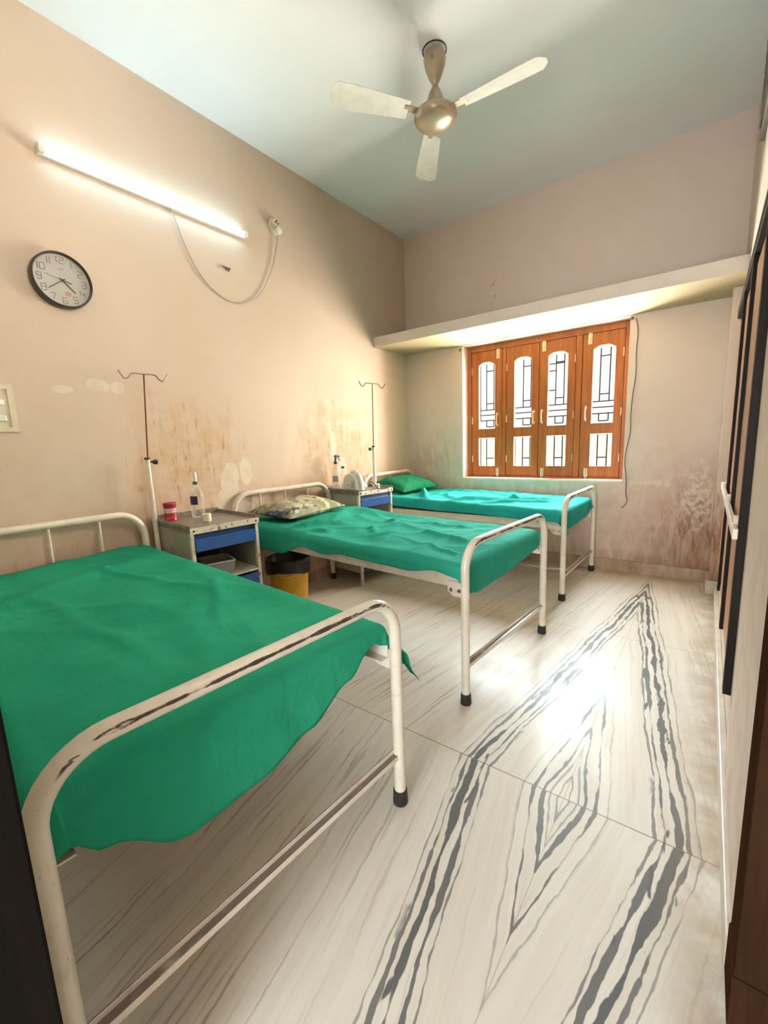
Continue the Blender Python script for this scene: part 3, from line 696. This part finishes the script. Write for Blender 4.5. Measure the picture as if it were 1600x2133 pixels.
make_sheet(BEDS[2], 'bed_sheet', 'green rumpled bed sheet on the bed under the window, blue skylight tinted in', M['sheet_c'], .05, 1.885,
           lambda p, q: .708 - .035 * p, lerp_table([(0, .10), (.4, .115), (.7, .11), (.92, .12), (1, .11)]), lerp_table([(0, .1), (1, .1)]),
           lerp_table([(0, .19), (.4, .18), (.8, .17), (1, .12)]), 31.0,
           creases=((.35, .1, .75, -.42, .025, .024), (.75, -.1, .95, -.3, .02, .012), (.95, -.42, 1.5, .05, .03, .022), (1.1, .2, 1.85, .1, .025, .012), (1.0, .0, 1.85, -.08, .02, .012), (1.15, -.42, 1.75, -.15, .025, .016), (.5, .3, 1.4, .32, .02, .014)), amp=1.2)
d = BEDS[1]
mt = boxo('mattress', (.05, -d['w'] / 2 + .03, d['rail'] + .0), (1.865, d['w'] / 2 - .03, d['top'] - .045), M['mattress'], bevel=.015)
mt.location = d['loc']; mt.rotation_euler = (0, 0, d['ang']); tag(mt, 'dark mattress under the sheet of the middle bed, showing at its foot corner', 'mattress')

def make_pillow(name, label, mat, loc, rot, sx, sy_, th, seed):
    bm = BM(); n = 28; top, bot = [], []
    for i in range(n + 1):
        ra, rb = [], []
        for j in range(n + 1):
            u, v = 2 * i / n - 1, 2 * j / n - 1
            pin = 1 - .10 * (1 - abs(u) ** 2) * abs(v) ** 3; pin2 = 1 - .10 * (1 - abs(v) ** 2) * abs(u) ** 3
            x, y = u * sx / 2 * pin2, v * sy_ / 2 * pin
            hgt = max(0, (1 - abs(u) ** 2.6)) ** .55 * max(0, (1 - abs(v) ** 2.6)) ** .55
            wr = .010 * ridge(x * 3, y * 3, .5, 2, 1, seed) * hgt + .008 * nz(x * 9, y * 9, seed)
            zt = th * .62 * hgt + wr; zb = -th * .38 * hgt
            a = bm.verts.new((x, y, zt)); ra.append(a)
            rb.append(a if (i in (0, n) or j in (0, n)) else bm.verts.new((x, y, zb)))
        top.append(ra); bot.append(rb)
    for i in range(n):
        for j in range(n):
            bm.faces.new((top[i][j], top[i + 1][j], top[i + 1][j + 1], top[i][j + 1]))
            try: bm.faces.new((bot[i][j], bot[i][j + 1], bot[i + 1][j + 1], bot[i + 1][j]))
            except ValueError: pass
    o = obj(name, bm, mat); o.location = loc; o.rotation_euler = rot; tag(o, label, 'pillow'); return o
make_pillow('pillow', 'printed pillow in cream, olive and navy on the middle bed', M['print'], (.33, -2.02, .745), (0, math.radians(4), math.radians(8)),   .40, .66, .12, 5.0)
make_pillow('pillow', 'plain green pillow at the head of the bed under the window', M['pillow_green'], (.27, -.46, .770), (0, math.radians(13), math.radians(0)), .38, .68, .13, 9.0)

# ------------------------------------------------------------------ bedside cabinets
def make_cabinet(loc, ang, label, Dp=.50, Wd=.42, Ht=.80):
    c = empty('bedside_cabinet', loc, ang); tag(c, label, 'cabinet', 'metal bedside cabinets'); h = Wd / 2
    for sg in (-1, 1):
        y0, y1 = sorted((sg * (h - .004), sg * (h - .012)))
        boxo('side_panel', (.01, y0, .10), (Dp - .012, y1, Ht - .035), M['cabinet'], c)
    boxo('back_panel', (.01, -h + .012, .10), (.016, h - .012, Ht - .035), M['cab_inside'], c)
    boxo('base_panel', (.016, -h + .012, .10), (Dp - .02, h - .012, .112), M['cab_inside'], c)
    for x in (.012, Dp - .012):
        for y in (-h + .010, h - .010):
            boxo('leg', (x - .012, y - .010, 0), (x + .012, y + .010, Ht - .033), M['cab_post'], c, bevel=.002)
    bm = BM(); box(bm, (0, -h - .004, Ht - .030), (Dp + .008, h + .004, Ht - .022))
    box(bm, (0, -h - .004, Ht - .045), (Dp + .008, -h, Ht)); box(bm, (0, h, Ht - .045), (Dp + .008, h + .004, Ht)); box(bm, (0, -h - .004, Ht - .045), (.004, h + .004, Ht + .012))
    obj('tray_top', bm, M['tray'], c, smooth=False)
    bm = BM(); box(bm, (Dp + .004, -h - .004, Ht - .05), (Dp + .010, h + .004, Ht - .016))
    obj('front_lip', bm, M['cab_post'], c, smooth=False, bevel=.001)
    for y in (-h + .018, h - .018):
        k = lathe(BM(), [(0, 0), (.006, 0), (.004, .004), (0, .004)], 10); xform(k, Matrix.Translation((Dp + .010, y, Ht - .033)) @ ROT_X90)
        obj('screw', k, M['rubber'], c)
    dr = boxo('drawer', (Dp - .02, -h + .022, Ht - .155), (Dp + .006, h - .022, Ht - .082), M['blue'], c, bevel=.003)
    boxo('drawer_pull', (Dp - .03, -h + .022, Ht - .082), (Dp - .012, h - .022, Ht - .05), M['blue_dark'], dr)
    boxo('drawer_box', (.05, -h + .03, Ht - .15), (Dp - .02, h - .03, Ht - .145), M['cab_inside'], dr)
    boxo('shelf', (.02, -h + .012, .455), (Dp - .004, h - .012, .466), M['cab_post'], c)
    boxo('door', (Dp - .02, -h + .022, .115), (Dp, h - .022, .44), M['blue'], c, bevel=.003)
    return c
cab1 = make_cabinet((.045, -2.735, 0), -.085, 'metal bedside cabinet with blue drawer, holding the red tin, between the nearest and middle beds')
cab2 = make_cabinet((.045, -1.218, 0), -.143, 'metal bedside cabinet with blue drawer, holding the nebuliser, between the middle and window beds', Dp=.45, Wd=.40, Ht=.828)
# plastic tubs on the open shelf of the first cabinet
def tub(loc, ang, sx, sy_, hz, label):
    o = empty('plastic_tub', loc, ang); tag(o, label, 'tub'); bm = BM()
    def ring(k, z, t=0): return [(-sx * k + t, -sy_ * k + t, z), (sx * k - t, -sy_ * k + t, z), (sx * k - t, sy_ * k - t, z), (-sx * k + t, sy_ * k - t, z)]
    R = [[bm.verts.new(v) for v in r_] for r_ in (ring(.42, 0), ring(.5, hz), ring(.49, hz, .0), ring(.41, .004))]
    bm.faces.new(R[0][::-1]); bm.faces.new(R[3])
    for A, B in zip(R[:-1], R[1:]):
        for i in range(4): bm.faces.new((A[i], A[(i + 1) % 4], B[(i + 1) % 4], B[i]))
    obj('tub_body', bm, M['tub'], o, smooth=False)
    bm = BM(); tube(bm, fillet(ring(.505, hz) + ring(.505, hz)[:2], .012, 4), .004, 8); obj('tub_rim', bm, plain('grey_tub_rim', (.46, .45, .44), .35), o)
def on_cab(c, lx, ly, z):
    a = c.rotation_euler.z; return (c.location.x + lx * math.cos(a) - ly * math.sin(a), c.location.y + lx * math.sin(a) + ly * math.cos(a), z)
tub(on_cab(cab1, .38, -.02, .466), -.3, .20, .17, .085, 'cloudy grey plastic tub on the open shelf of the cabinet with the red tin')

# red tin, spray bottle, tape roll on the first cabinet
T1 = .778
tn = empty('tin', on_cab(cab1, .075, -.135, T1)); tag(tn, 'red tin with a white printed band standing at the wall end of the cabinet', 'tin')
bm = BM(); lathe(bm, [(0, .001), (.036, .001), (.0375, .004), (.0365, .007), (.0365, .098), (.0375, .101), (.0, .101)], 32); obj('tin_body', bm, M['tin'], tn)
bm = BM(); lathe(bm, [(.0375, .099), (.0388, .101), (.0388, .110), (.0365, .113), (.034, .110), (0, .109)], 32); obj('tin_lid', bm, plain('red_lid', (.33, .015, .03), .3), tn)
def bottle_profile(r, hb): 
    p = [(0, .001), (r * .9, .001), (r, .008)]
    z = .02
    while z < hb * .62: p += [(r, z), (r * .965, z + .006), (r, z + .012)]; z += .024
    p += [(r, hb * .64), (r * .9, hb * .74), (r * .62, hb * .85), (.016, hb * .93), (.0145, hb)]
    return p
def make_bottle(name, loc, label, r, hb, cap, label_mat, lab_z, nozzle=True):
    b = empty(name, loc); tag(b, label, 'bottle')
    bm = BM(); lathe(bm, bottle_profile(r, hb), 28); obj('bottle_body', bm, M['pet'], b)
    if label_mat: bm = BM(); lathe(bm, [(r + .0008, lab_z), (r + .0008, lab_z + .055)], 28); 
    if label_mat:
        bmesh.ops.delete(bm, geom=[f for f in bm.faces if (f.calc_center_median().normalized().dot(Vector((.35, -.93, 0)).normalized()) < .25 and True)], context='FACES')
        obj('bottle_label', bm, label_mat, b)
    bm = BM(); lathe(bm, [(0, hb - .004), (.0165, hb - .004), (.0165, hb + .016), (0, hb + .016)], 20); obj('cap', bm, cap, b)
    return b
bt = make_bottle('spray_bottle', on_cab(cab1, .10, .03, T1), 'clear plastic bottle with green cap ring and white flip nozzle beside the red tin', .041, .215, M['green_cap'], M['navy'], .085)
bm = BM(); lathe(bm, [(0, .231), (.010, .231), (.009, .250), (.012, .252), (.011, .285), (.006, .292), (0, .292)], 18); obj('nozzle', bm, M['white'], bt)
tp = empty('tape_roll', on_cab(cab1, .315, -.02, T1)); tag(tp, 'small cream roll of surgical tape on the front of the cabinet tray', 'tape roll')
bm = BM(); lathe(bm, [(.016, 0), (.024, 0), (.026, .002), (.026, .046), (.024, .048), (.016, .048), (.016, 0)], 28); obj('tape', bm, M['tape'], tp)

# bottles, nebuliser and charger on the second cabinet
T2 = .806
b2 = make_bottle('spray_bottle', on_cab(cab2, .10, -.145, T2), 'clear plastic bottle with deep blue trigger spray on the far cabinet', .037, .235, M['blue_plastic'], plain('grey_white_label', (.35, .36, .40), .4), .075)
bm = BM(); tube(bm, smooth_path([(0, 0, .214), (.0, .0, .235), (.004, .006, .258)]), .009, 12); tube(bm, smooth_path([(.0, -.012, .262), (.004, .008, .268), (.006, .045, .262)]), .009, 12)
tube(bm, smooth_path([(.006, .028, .262), (.01, .032, .24), (.012, .045, .222)]), .0045, 10); bmesh.ops.translate(bm, vec=(0, 0, .035), verts=bm.verts)
obj('trigger_head', bm, M['blue_plastic'], b2)
b3 = make_bottle('water_bottle', on_cab(cab2, .09, -.055, T2), 'clear plastic bottle with green cap behind the nebuliser', .032, .19, M['green_cap'], None, 0)
nb = empty('nebuliser', on_cab(cab2, .27, -.09, T2), -.15); tag(nb, 'white and pale grey nebuliser machine with a carrying handle on the far cabinet', 'nebuliser')
bm = BM(); n = 22
prof = [(-.085, 0), (.085, 0), (.09, .012), (.088, .06), (.075, .10), (.045, .135), (.0, .15), (-.045, .14), (-.075, .11), (-.088, .06), (-.09, .012)]
prof = [(p.x, p.z) for p in smooth_path([(x, 0, z) for x, z in prof + prof[:1]], 3)][:-1]
rings = []
for k, (yy, sc) in enumerate(((-.052, .86), (-.048, .95), (-.035, 1.0), (.035, 1.0), (.048, .95), (.052, .86))):
    rings.append([bm.verts.new((x * sc, yy, .002 + z * sc)) for x, z in prof])
for A, B in zip(rings[:-1], rings[1:]):
    for i in range(len(A)): bm.faces.new((A[i], A[(i + 1) % len(A)], B[(i + 1) % len(A)], B[i]))
bm.faces.new(rings[0]); bm.faces.new(rings[-1][::-1]); obj('nebuliser_body', bm, M['nebuliser'], nb)
bm = BM(); tube(bm, smooth_path([(-.035, 0, .12), (-.02, 0, .155), (.02, 0, .165), (.06, 0, .145), (.085, 0, .10), (.098, 0, .05), (.095, 0, .008)]), .014, 14); obj('carry_handle', bm, M['white'], nb)
bm = BM()
for k in range(6): box(bm, (.03 + k * 0, -.056, .028 + k * .011), (.068, -.050, .033 + k * .011))
obj('air_vents', bm, plain('vent_grey', (.32, .33, .33), .5), nb, smooth=False)
bm = BM(); box(bm, (-.03, -.0545, .045), (.012, -.0515, .052)); obj('badge', bm, plain('badge_grey', (.28, .32, .30), .5), nb, smooth=False)
bm = BM(); tube(bm, smooth_path([(-.06, .03, .11), (-.05, .07, .14), (-.01, .09, .155), (.03, .09, .13), (.05, .10, .07), (.05, .11, .02), (.02, .11, .008), (-.03, .10, .006)]), .004, 8); obj('air_hose', bm, M['hose'], nb)
mk = empty('nebuliser_mask', on_cab(cab2, .15, .10, T2), .4); tag(mk, 'clear plastic breathing mask lying behind the nebuliser', 'mask')
bm = BM(); lathe(bm, [(.044, .002), (.047, .004), (.046, .012), (.038, .035), (.022, .055), (.012, .062), (.012, .08), (.0095, .08)], 24); bmesh.ops.scale(bm, vec=(1.25, 1, 1), verts=bm.verts); obj('mask_cup', bm, M['hose'], mk)
ad = empty('power_adapter', on_cab(cab2, .40, .055, T2), .5); tag(ad, 'white power adapter with a black lead at the front edge of the far cabinet', 'adapter')
obj('adapter_case', box(BM(), (-.03, -.022, .004), (.03, .022, .050)), M['white'], ad, smooth=False, bevel=.008)
bm = BM(); tube(bm, smooth_path([(-.03, 0, .03), (-.055, -.01, .045), (-.045, -.03, .07), (-.01, -.035, .05), (.02, -.035, .012), (.06, -.05, .006), (.095, -.065, .012), (.112, -.075, .022), (.122, -.08, -.02), (.118, -.085, -.05)]), .0035, 8); obj('lead', bm, M['black'], ad)

# ------------------------------------------------------------------ IV poles
def iv_pole(loc, label, top, joint, half, hook_dir, knob_sign, lean=0.0):
    p = empty('iv_pole', loc); tag(p, label, 'IV pole', 'IV drip poles')
    bm = BM(); tube(bm, [(0, 0, .0), (0, 0, joint - .17)], .0145, 14); tube(bm, [(0, 0, joint - .17), (0, 0, joint)], .0125, 14); obj('outer_tube', bm, M['frame'], p)
    bm = BM(); lathe(bm, [(0, joint - .006), (.016, joint - .006), (.017, joint), (.016, joint + .006), (0, joint + .006)], 16); obj('collar', bm, M['black'], p)
    bm = BM(); tube(bm, [(0, 0, joint - .05), (0, lean, top)], .0045, 10); obj('inner_rod', bm, M['rust_rod'], p)
    hd = Vector(hook_dir).normalized(); T = Vector((0, lean, top)); a, b = half
    pts = [T - hd * b + Vector((0, 0, .010)), T - hd * (b * .80) + Vector((0, 0, -.030)), T - hd * (b * .62) + Vector((0, 0, -.024)), T - hd * (b * .45) + Vector((0, 0, .0)), T, T + hd * (b * .45), T + hd * (b * .62) + Vector((0, 0, -.024)), T + hd * (b * .80) + Vector((0, 0, -.030)), T + hd * b + Vector((0, 0, .010))]
    bm = BM(); tube(bm, smooth_path(pts, 7), .0042, 10); obj('hook_bar', bm, M['rust_rod'] if knob_sign < 0 else M['hook'], p)
    kd = Vector((hd.x, hd.y, 0)) * knob_sign
    bm = BM(); tube(bm, [kd * .012 + Vector((0, 0, joint - .02)), kd * .030 + Vector((0, 0, joint - .022))], .005, 10); tube(bm, [kd * .030 + Vector((0, 0, joint - .022)), kd * .036 + Vector((0, 0, joint - .022)), kd * .052 + Vector((0, 0, joint - .022)), kd * .056 + Vector((0, 0, joint - .022))], [.009, .014, .016, .011], 10); obj('clamp_knob', bm, M['black'], p)
    bm = BM(); lathe(bm, [(0, 0), (.019, 0), (.020, .004), (.017, .03), (0, .03)], 16); obj('rubber_foot', bm, M['rubber'], p)
    return p
M['hook'] = plain('dull_plated_rod', (.36, .27, .25), .35, .6)
iv_pole((.10, -2.97, 0), 'drip pole with rusty rod between the nearest bed and the cabinet with the red tin', 1.655, 1.168, (0, .135), (0.05, 1, 0), 1, .04)
iv_pole((.25, -.985, 0), 'drip pole with rusty rod beside the bed under the window', 1.748, 1.176, (0, .178), (.08, 1, 0), -1, .022)

# ------------------------------------------------------------------ waste bin
wb = empty('waste_bin', (.285, -2.125, 0)); tag(wb, 'yellow plastic waste bin with black liner under the middle bed', 'bin')
bm = BM(); lathe(bm, [(0, .004), (.125, .0), (.128, .006), (.150, .36), (.157, .365), (.157, .375), (.146, .375), (.122, .012), (0, .012)], 40); obj('bin_body', bm, M['yellow'], wb)
bm = BM(); ry = Vector((.74, -.67, 0)).normalized(); tx = Vector((.67, .74, 0)).normalized()
c0 = ry * .1505 + Vector((0, 0, .285)) + tx * -.005
tube(bm, [c0 + tx * (.045 * math.cos(a)) - ry * (.007 * math.cos(a) ** 2) + Vector((0, 0, .014 * math.sin(a))) for a in [2 * math.pi * k / 24 for k in range(25)]], .004, 8); obj('grip_hole_rim', bm, plain('pale_yellow_rim', (.70, .48, .16), .4), wb)
bm = BM(); seg = 64; rings = []
for lvl in range(9):
    ring = []
    for k in range(seg):
        a = 2 * math.pi * k / seg; nn = nz(math.cos(a) * 2.2, math.sin(a) * 2.2, lvl * .35 + 3); n2 = nz(math.cos(a) * 6, math.sin(a) * 6, lvl * .5)
        hem = .292 + .028 * nz(math.cos(a) * 2.6, math.sin(a) * 2.6, 9) 
        if lvl == 0: r_, z_ = .02, .16
        elif lvl == 1: r_, z_ = .11, .22
        elif lvl == 2: r_, z_ = .143, .37
        elif lvl == 3: r_, z_ = .152 + .004 * nn, .392 + .010 * nn
        elif lvl == 4: r_, z_ = .163 + .006 * nn, .385 + .006 * n2
        else: tt = (lvl - 4) / 4; r_, z_ = .166 + .008 * nn + .006 * n2, .385 + (hem - .385) * tt
        ring.append(bm.verts.new((r_ * math.cos(a), r_ * math.sin(a), z_)))
    rings.append(ring)
for A, B in zip(rings[:-1], rings[1:]):
    for k in range(seg): bm.faces.new((A[k], A[(k + 1) % seg], B[(k + 1) % seg], B[k]))
bm.faces.new(rings[0]); obj('bin_liner', bm, M['blackbag'], wb)

# ------------------------------------------------------------------ wall clock
ck = empty('wall_clock', (0, -3.25, 2.098)); tag(ck, 'round wall clock with dark rim and silver face on the left wall', 'clock')
bm = BM(); lathe(bm, [(0, .001), (.132, .001), (.136, .008), (.134, .046), (.131, .050), (.1265, .050), (.1245, .030), (0, .030)], 64); xform(bm, ROT_X90); obj('clock_rim', bm, M['clock_rim'], ck)
bm = BM(); lathe(bm, [(0, .0315), (.1243, .0315)], 64); xform(bm, ROT_X90); face = obj('clock_face', bm, M['clock_face'], ck)
# on the face: right of the dial is -y? the viewer looks along -x, so dial right = +y, dial up = +z
SEG = {'0': [[(0, 0), (1, 0), (1, 2), (0, 2), (0, 0)]], '1': [[(.5, 0), (.5, 2)]], '2': [[(0, 2), (1, 2), (1, 1), (0, 1), (0, 0), (1, 0)]], '3': [[(0, 2), (1, 2), (1, 1), (.1, 1)], [(1, 1), (1, 0), (0, 0)]],
       '4': [[(0, 2), (0, 1), (1, 1)], [(1, 1.6), (1, 0)]], '5': [[(1, 2), (0, 2), (0, 1), (1, 1), (1, 0), (0, 0)]], '6': [[(1, 2), (0, 2), (0, 0), (1, 0), (1, 1), (0, 1)]],
       '7': [[(0, 2), (1, 2), (.45, 0)]], '8': [[(0, 1), (0, 2), (1, 2), (1, 0), (0, 0), (0, 1), (1, 1)]], '9': [[(1, 1), (0, 1), (0, 2), (1, 2), (1, 0), (0, 0)]]}
for hr in range(1, 13):
    a = math.radians(90 - 30 * hr); cyy, cz = .098 * math.cos(a), .098 * math.sin(a); s_ = str(hr); bm = BM(); gw, gh, gap = .020, .0155, .008
    tw = sum((.004 if c == '1' else gw) for c in s_) + gap * (len(s_) - 1); x = -tw / 2
    for c in s_:
        wd = .004 if c == '1' else gw
        for st in SEG[c]:
            pts = [Vector((.0325, cyy + x + (px if c != '1' else .5) * wd, cz + (pz - 1) * gh)) for px, pz in st]
            tube(bm, fillet(pts, .004, 3), .0011, 6)
        x += wd + gap
    obj('numeral', bm, M['ink'], face)
bm = BM(); box(bm, (.0322, -.012, .052), (.0328, .012, .058)); obj('maker_mark', bm, plain('pale_ink', (.30, .28, .26), .5), face, smooth=False)
bm = BM(); lathe(bm, [(0, .0322), (.015, .0322)], 24); bmesh.ops.scale(bm, vec=(.75, 1, 1), verts=bm.verts); xform(bm, Matrix.Translation((0, .018, -.062)) @ ROT_X90); obj('dial_mark', bm, M['sticker'], face)
def hand(a_deg, ln, tail, wd, x, mat, name):
    a = math.radians(90 - a_deg); d_ = Vector((0, math.cos(a), math.sin(a))); n_ = Vector((0, -math.sin(a), math.cos(a))); bm = BM()
    P = [d_ * ln + n_ * wd * .4, d_ * ln - n_ * wd * .4, -d_ * tail - n_ * wd * .5, -d_ * tail + n_ * wd * .5]
    A = [bm.verts.new(p + Vector((x, 0, 0))) for p in P]; B = [bm.verts.new(p + Vector((x + .0012, 0, 0))) for p in P]
    bm.faces.new(A); bm.faces.new(B[::-1])
    for i in range(4): bm.faces.new((A[i], A[(i + 1) % 4], B[(i + 1) % 4], B[i]))
    obj(name, bm, mat, ck, smooth=False)
hand(135, .073, .014, .006, .0335, M['hand'], 'hour_hand'); hand(233, .082, .014, .005, .0355, M['hand'], 'minute_hand'); hand(283, .078, 0, .0016, .0375, M['ink'], 'second_hand'); hand(103, .040, 0, .005, .0375, M['hand'], 'second_hand_tail')
bm = BM(); lathe(bm, [(0, .031), (.006, .031), (.005, .040), (0, .041)], 16); xform(bm, ROT_X90); obj('hub', bm, M['hand'], ck)

# ------------------------------------------------------------------ tube light, its cord and socket
tl = empty('tube_light', (0, -2.67, 2.70)); tag(tl, 'lit white tube light batten high on the left wall', 'light')
obj('batten', box(BM(), (.001, -.605, -.020), (.024, .605, .018)), M['white'], tl, smooth=False, bevel=.003)
bm = BM(); tube(bm, [(.034, -.575, .004), (.034, .575, .004)], .0125, 18); obj('tube', bm, M['tube'], tl)
for y in (-.59, .59):
    bm = BM(); box(bm, (.022, y - .014, -.018), (.050, y + .014, .022)); obj('tube_holder', bm, M['white'], tl, smooth=False, bevel=.004)
bm = BM(); cpts = [(.010, -2.600, 2.682), (.012, -2.567, 2.585), (.012, -2.536, 2.497), (.012, -2.469, 2.374), (.012, -2.377, 2.28), (.012, -2.236, 2.226), (.012, -2.117, 2.236), (.014, -1.982, 2.326), (.016, -1.866, 2.506), (.020, -1.806, 2.659), (.030, -1.778, 2.79)]
tube(bm, [p - Vector((0, -2.67, 2.70)) for p in smooth_path(cpts, 6)], .0036, 8); obj('power_cord', bm, M['cord'], tl)
sk = empty('wall_socket', (0, -1.785, 2.862)); tag(sk, 'round old ivory wall socket right of the tube light', 'socket')
bm = BM(); lathe(bm, [(0, .001), (.055, .001), (.055, .010), (.050, .014), (0, .014)], 32); bmesh.ops.scale(bm, vec=(1.15, .8, 1), verts=bm.verts); xform(bm, ROT_X90); obj('back_plate', bm, M['ivory'], sk)
bm = BM(); lathe(bm, [(0, .012), (.034, .012), (.036, .030), (.030, .038), (0, .038)], 28); xform(bm, Matrix.Translation((0, -.002, .012)) @ ROT_X90); obj('socket_body', bm, M['ivory'], sk)
bm = BM()
for y, z in ((-.012, .018), (.012, .014), (.0, .030)): box(bm, (.037, y - .006, z - .005), (.040, y + .006, z + .005))
obj('pin_holes', bm, M['rubber'], sk, smooth=False)
pg = BM(); lathe(pg, [(0, .0), (.020, .0), (.026, .010), (.024, .022), (.012, .030), (0, .031)], 24); xform(pg, Matrix.Translation((.036, .005, -.040 - .0)) @ ROT_X90)
pl = obj('plug', pg, M['white'], tl); pl.location = Vector(sk.location) - Vector(tl.location)
hk = empty('wall_hook', (0, -2.24, 2.44)); tag(hk, 'small metal hook on the left wall inside the loop of the cord', 'hook')
bm = BM(); lathe(bm, [(0, 0), (.014, 0), (.012, .006), (0, .008)], 16); xform(bm, ROT_X90); obj('hook_plate', bm, M['steel'], hk)
bm = BM(); tube(bm, smooth_path([(.006, 0, -.002), (.022, 0, -.010), (.028, 0, -.024), (.036, 0, -.018), (.040, 0, -.004)]), .0035, 8); tube(bm, [(.01, -.03, .008), (.012, .03, .004)], .004, 8); obj('hook_prongs', bm, plain('tarnished_hook', (.16, .12, .10), .4, .6), hk)

# ------------------------------------------------------------------ switchboard at the left edge
sb = empty('switchboard', (0, -3.66, 1.443)); tag(sb, 'cream switchboard on the left wall above the nearest bed', 'switchboard')
bm = BM(); hy, hz = .135, .113
box(bm, (.001, -hy, -hz), (.016, hy, -hz + .022)); box(bm, (.001, -hy, hz - .022), (.016, hy, hz)); box(bm, (.001, -hy, -hz + .022), (.016, -hy + .022, hz - .022)); box(bm, (.001, hy - .024, -hz + .022), (.016, hy, hz - .022)); obj('surround', bm, M['ivory'], sb, smooth=False)
obj('plate', box(BM(), (.001, -hy + .02, -hz + .02), (.010, hy - .022, hz - .02)), M['ivory'], sb, smooth=False)
for r_ in range(2):
    for c_ in range(3):
        y, z = .075 - c_ * .065, -.048 + r_ * .075
        obj('switch', box(BM(), (.010, y - .020, z - .015), (.022, y + .020, z + .015)), M['white'], sb, smooth=False, bevel=.006)

# ------------------------------------------------------------------ ceiling fan
fn = empty('ceiling_fan', (1.402, -1.757, H)); tag(fn, 'pale three-blade ceiling fan hanging from the ceiling', 'fan')
bm = BM(); lathe(bm, [(.068, -.001), (.068, -.004), (.062, -.004), (.062, -.001)], 36); obj('ceiling_ring', bm, M['fan_dark'], fn)
bm = BM(); lathe(bm, [(0, -.012), (.040, -.012), (.058, -.022), (.062, -.045), (.054, -.085), (.036, -.130), (.017, -.165), (.0125, -.172), (0, -.172)], 36); cn = obj('upper_canopy', bm, M['fan'], fn)
cd = Vector((1.36, -2.42, 0)).normalized(); cs = Vector((-cd.y, cd.x, 0))
bm = BM(); base = cd * .0575 + Vector((0, 0, -.070)); tube(bm, [base - cs * .014 + cs * (.006 * math.cos(t)) + Vector((0, 0, .009 * math.sin(t))) for t in [2 * math.pi * k / 16 for k in range(17)]], .0012, 6)
tube(bm, [base + cs * .004 - cd * .001, base + cs * .022 - cd * .006], .0016, 6); obj('printed_mark', bm, M['ink'], cn)
bm = BM(); tube(bm, [(0, 0, -.14), (0, 0, -.30)], .011, 14); obj('down_rod', bm, M['fan'], fn)
bm = BM(); lathe(bm, [(0, -.170), (.0125, -.170), (.022, -.185), (.040, -.220), (.050, -.255), (.054, -.272), (.050, -.272), (0, -.262)], 36); obj('lower_canopy', bm, M['fan'], fn)
bm = BM(); lathe(bm, [(0, -.255), (.040, -.258), (.046, -.275), (.060, -.292), (.085, -.305), (0, -.305)], 36); obj('motor_neck', bm, M['fan_dark'], fn)
bm = BM(); lathe(bm, [(0, -.296), (.070, -.297), (.105, -.303), (.119, -.315), (.122, -.328), (.117, -.342), (.100, -.360), (.070, -.374), (.035, -.381), (0, -.383)], 48); obj('motor_housing', bm, M['fan'], fn)
for ang in (math.radians(235), math.radians(3), math.radians(127)):
    rm = Matrix.Rotation(ang, 4, 'Z')
    bm = BM(); box(bm, (.10, -.022, -.316), (.19, .022, -.310)); xform(bm, rm); br = obj('blade_arm', bm, M['fan'], fn, smooth=False, bevel=.002)
    bm = BM(); n = 14; top = []; bot = []
    for k in range(n + 1):
        t = k / n; x = .165 + .44 * t; w_ = .050 + .018 * min(1, t * 1.4); 
        if t > .93: w_ *= math.sqrt(max(0.05, 1 - ((t - .93) / .075) ** 2))
        row = []
        for sy2 in (-1, -.5, 0, .5, 1): row.append((x, w_ * sy2, -.313 + .22 * w_ * sy2 - .006 * (sy2 ** 2)))
        top.append([bm.verts.new(v) for v in row]); bot.append([bm.verts.new((a_, b_, c_ - .002)) for a_, b_, c_ in row])
    for k in range(n):
        for j in range(4):
            bm.faces.new((top[k][j], top[k + 1][j], top[k + 1][j + 1], top[k][j + 1])); bm.faces.new((bot[k][j], bot[k][j + 1], bot[k + 1][j + 1], bot[k + 1][j]))
        for j in (0, 4):
            bm.faces.new((top[k][j], bot[k][j], bot[k + 1][j], top[k + 1][j]))
    for k in (0, n):
        for j in range(4): bm.faces.new((top[k][j], top[k][j + 1], bot[k][j + 1], bot[k][j]))
    xform(bm, rm); obj('blade', bm, M['fan_blade'], fn)

# ------------------------------------------------------------------ cable and nails beside the window
cbp = [(2.232, 2.122), (2.250, 2.02), (2.246, 1.86), (2.250, 1.684), (2.236, 1.52), (2.230, 1.36), (2.232, 1.219), (2.208, 1.06), (2.205, .95), (2.222, .814), (2.224, .70), (2.238, .645), (2.222, .60), (2.197, .57)]
cab = empty('loose_cable', (2.232, 0, 2.122)); tag(cab, 'thin dark cable hanging down the wall right of the window', 'cable')
bm = BM(); tube(bm, [p - Vector((2.232, 0, 2.122)) for p in smooth_path([(x, -.008 - .004 * (i % 3), z) for i, (x, z) in enumerate(cbp)], 6)], .0038, 8); obj('cable_run', bm, M['cable'], cab)
for x, z, lab in ((.665, 2.115, 'dark nail in the wall at the upper left corner of the window'), (2.205, 2.128, 'dark nail in the wall at the upper right corner of the window')):
    bm = BM(); lathe(bm, [(0, -.002), (.006, -.002), (.006, .012), (.012, .012), (.011, .016), (0, .017)], 12); xform(bm, Matrix.Rotation(math.pi / 2, 4, 'X')); o = obj('wall_nail', bm, M['hand']); o.location = (x, 0, z); tag(o, lab, 'nail')
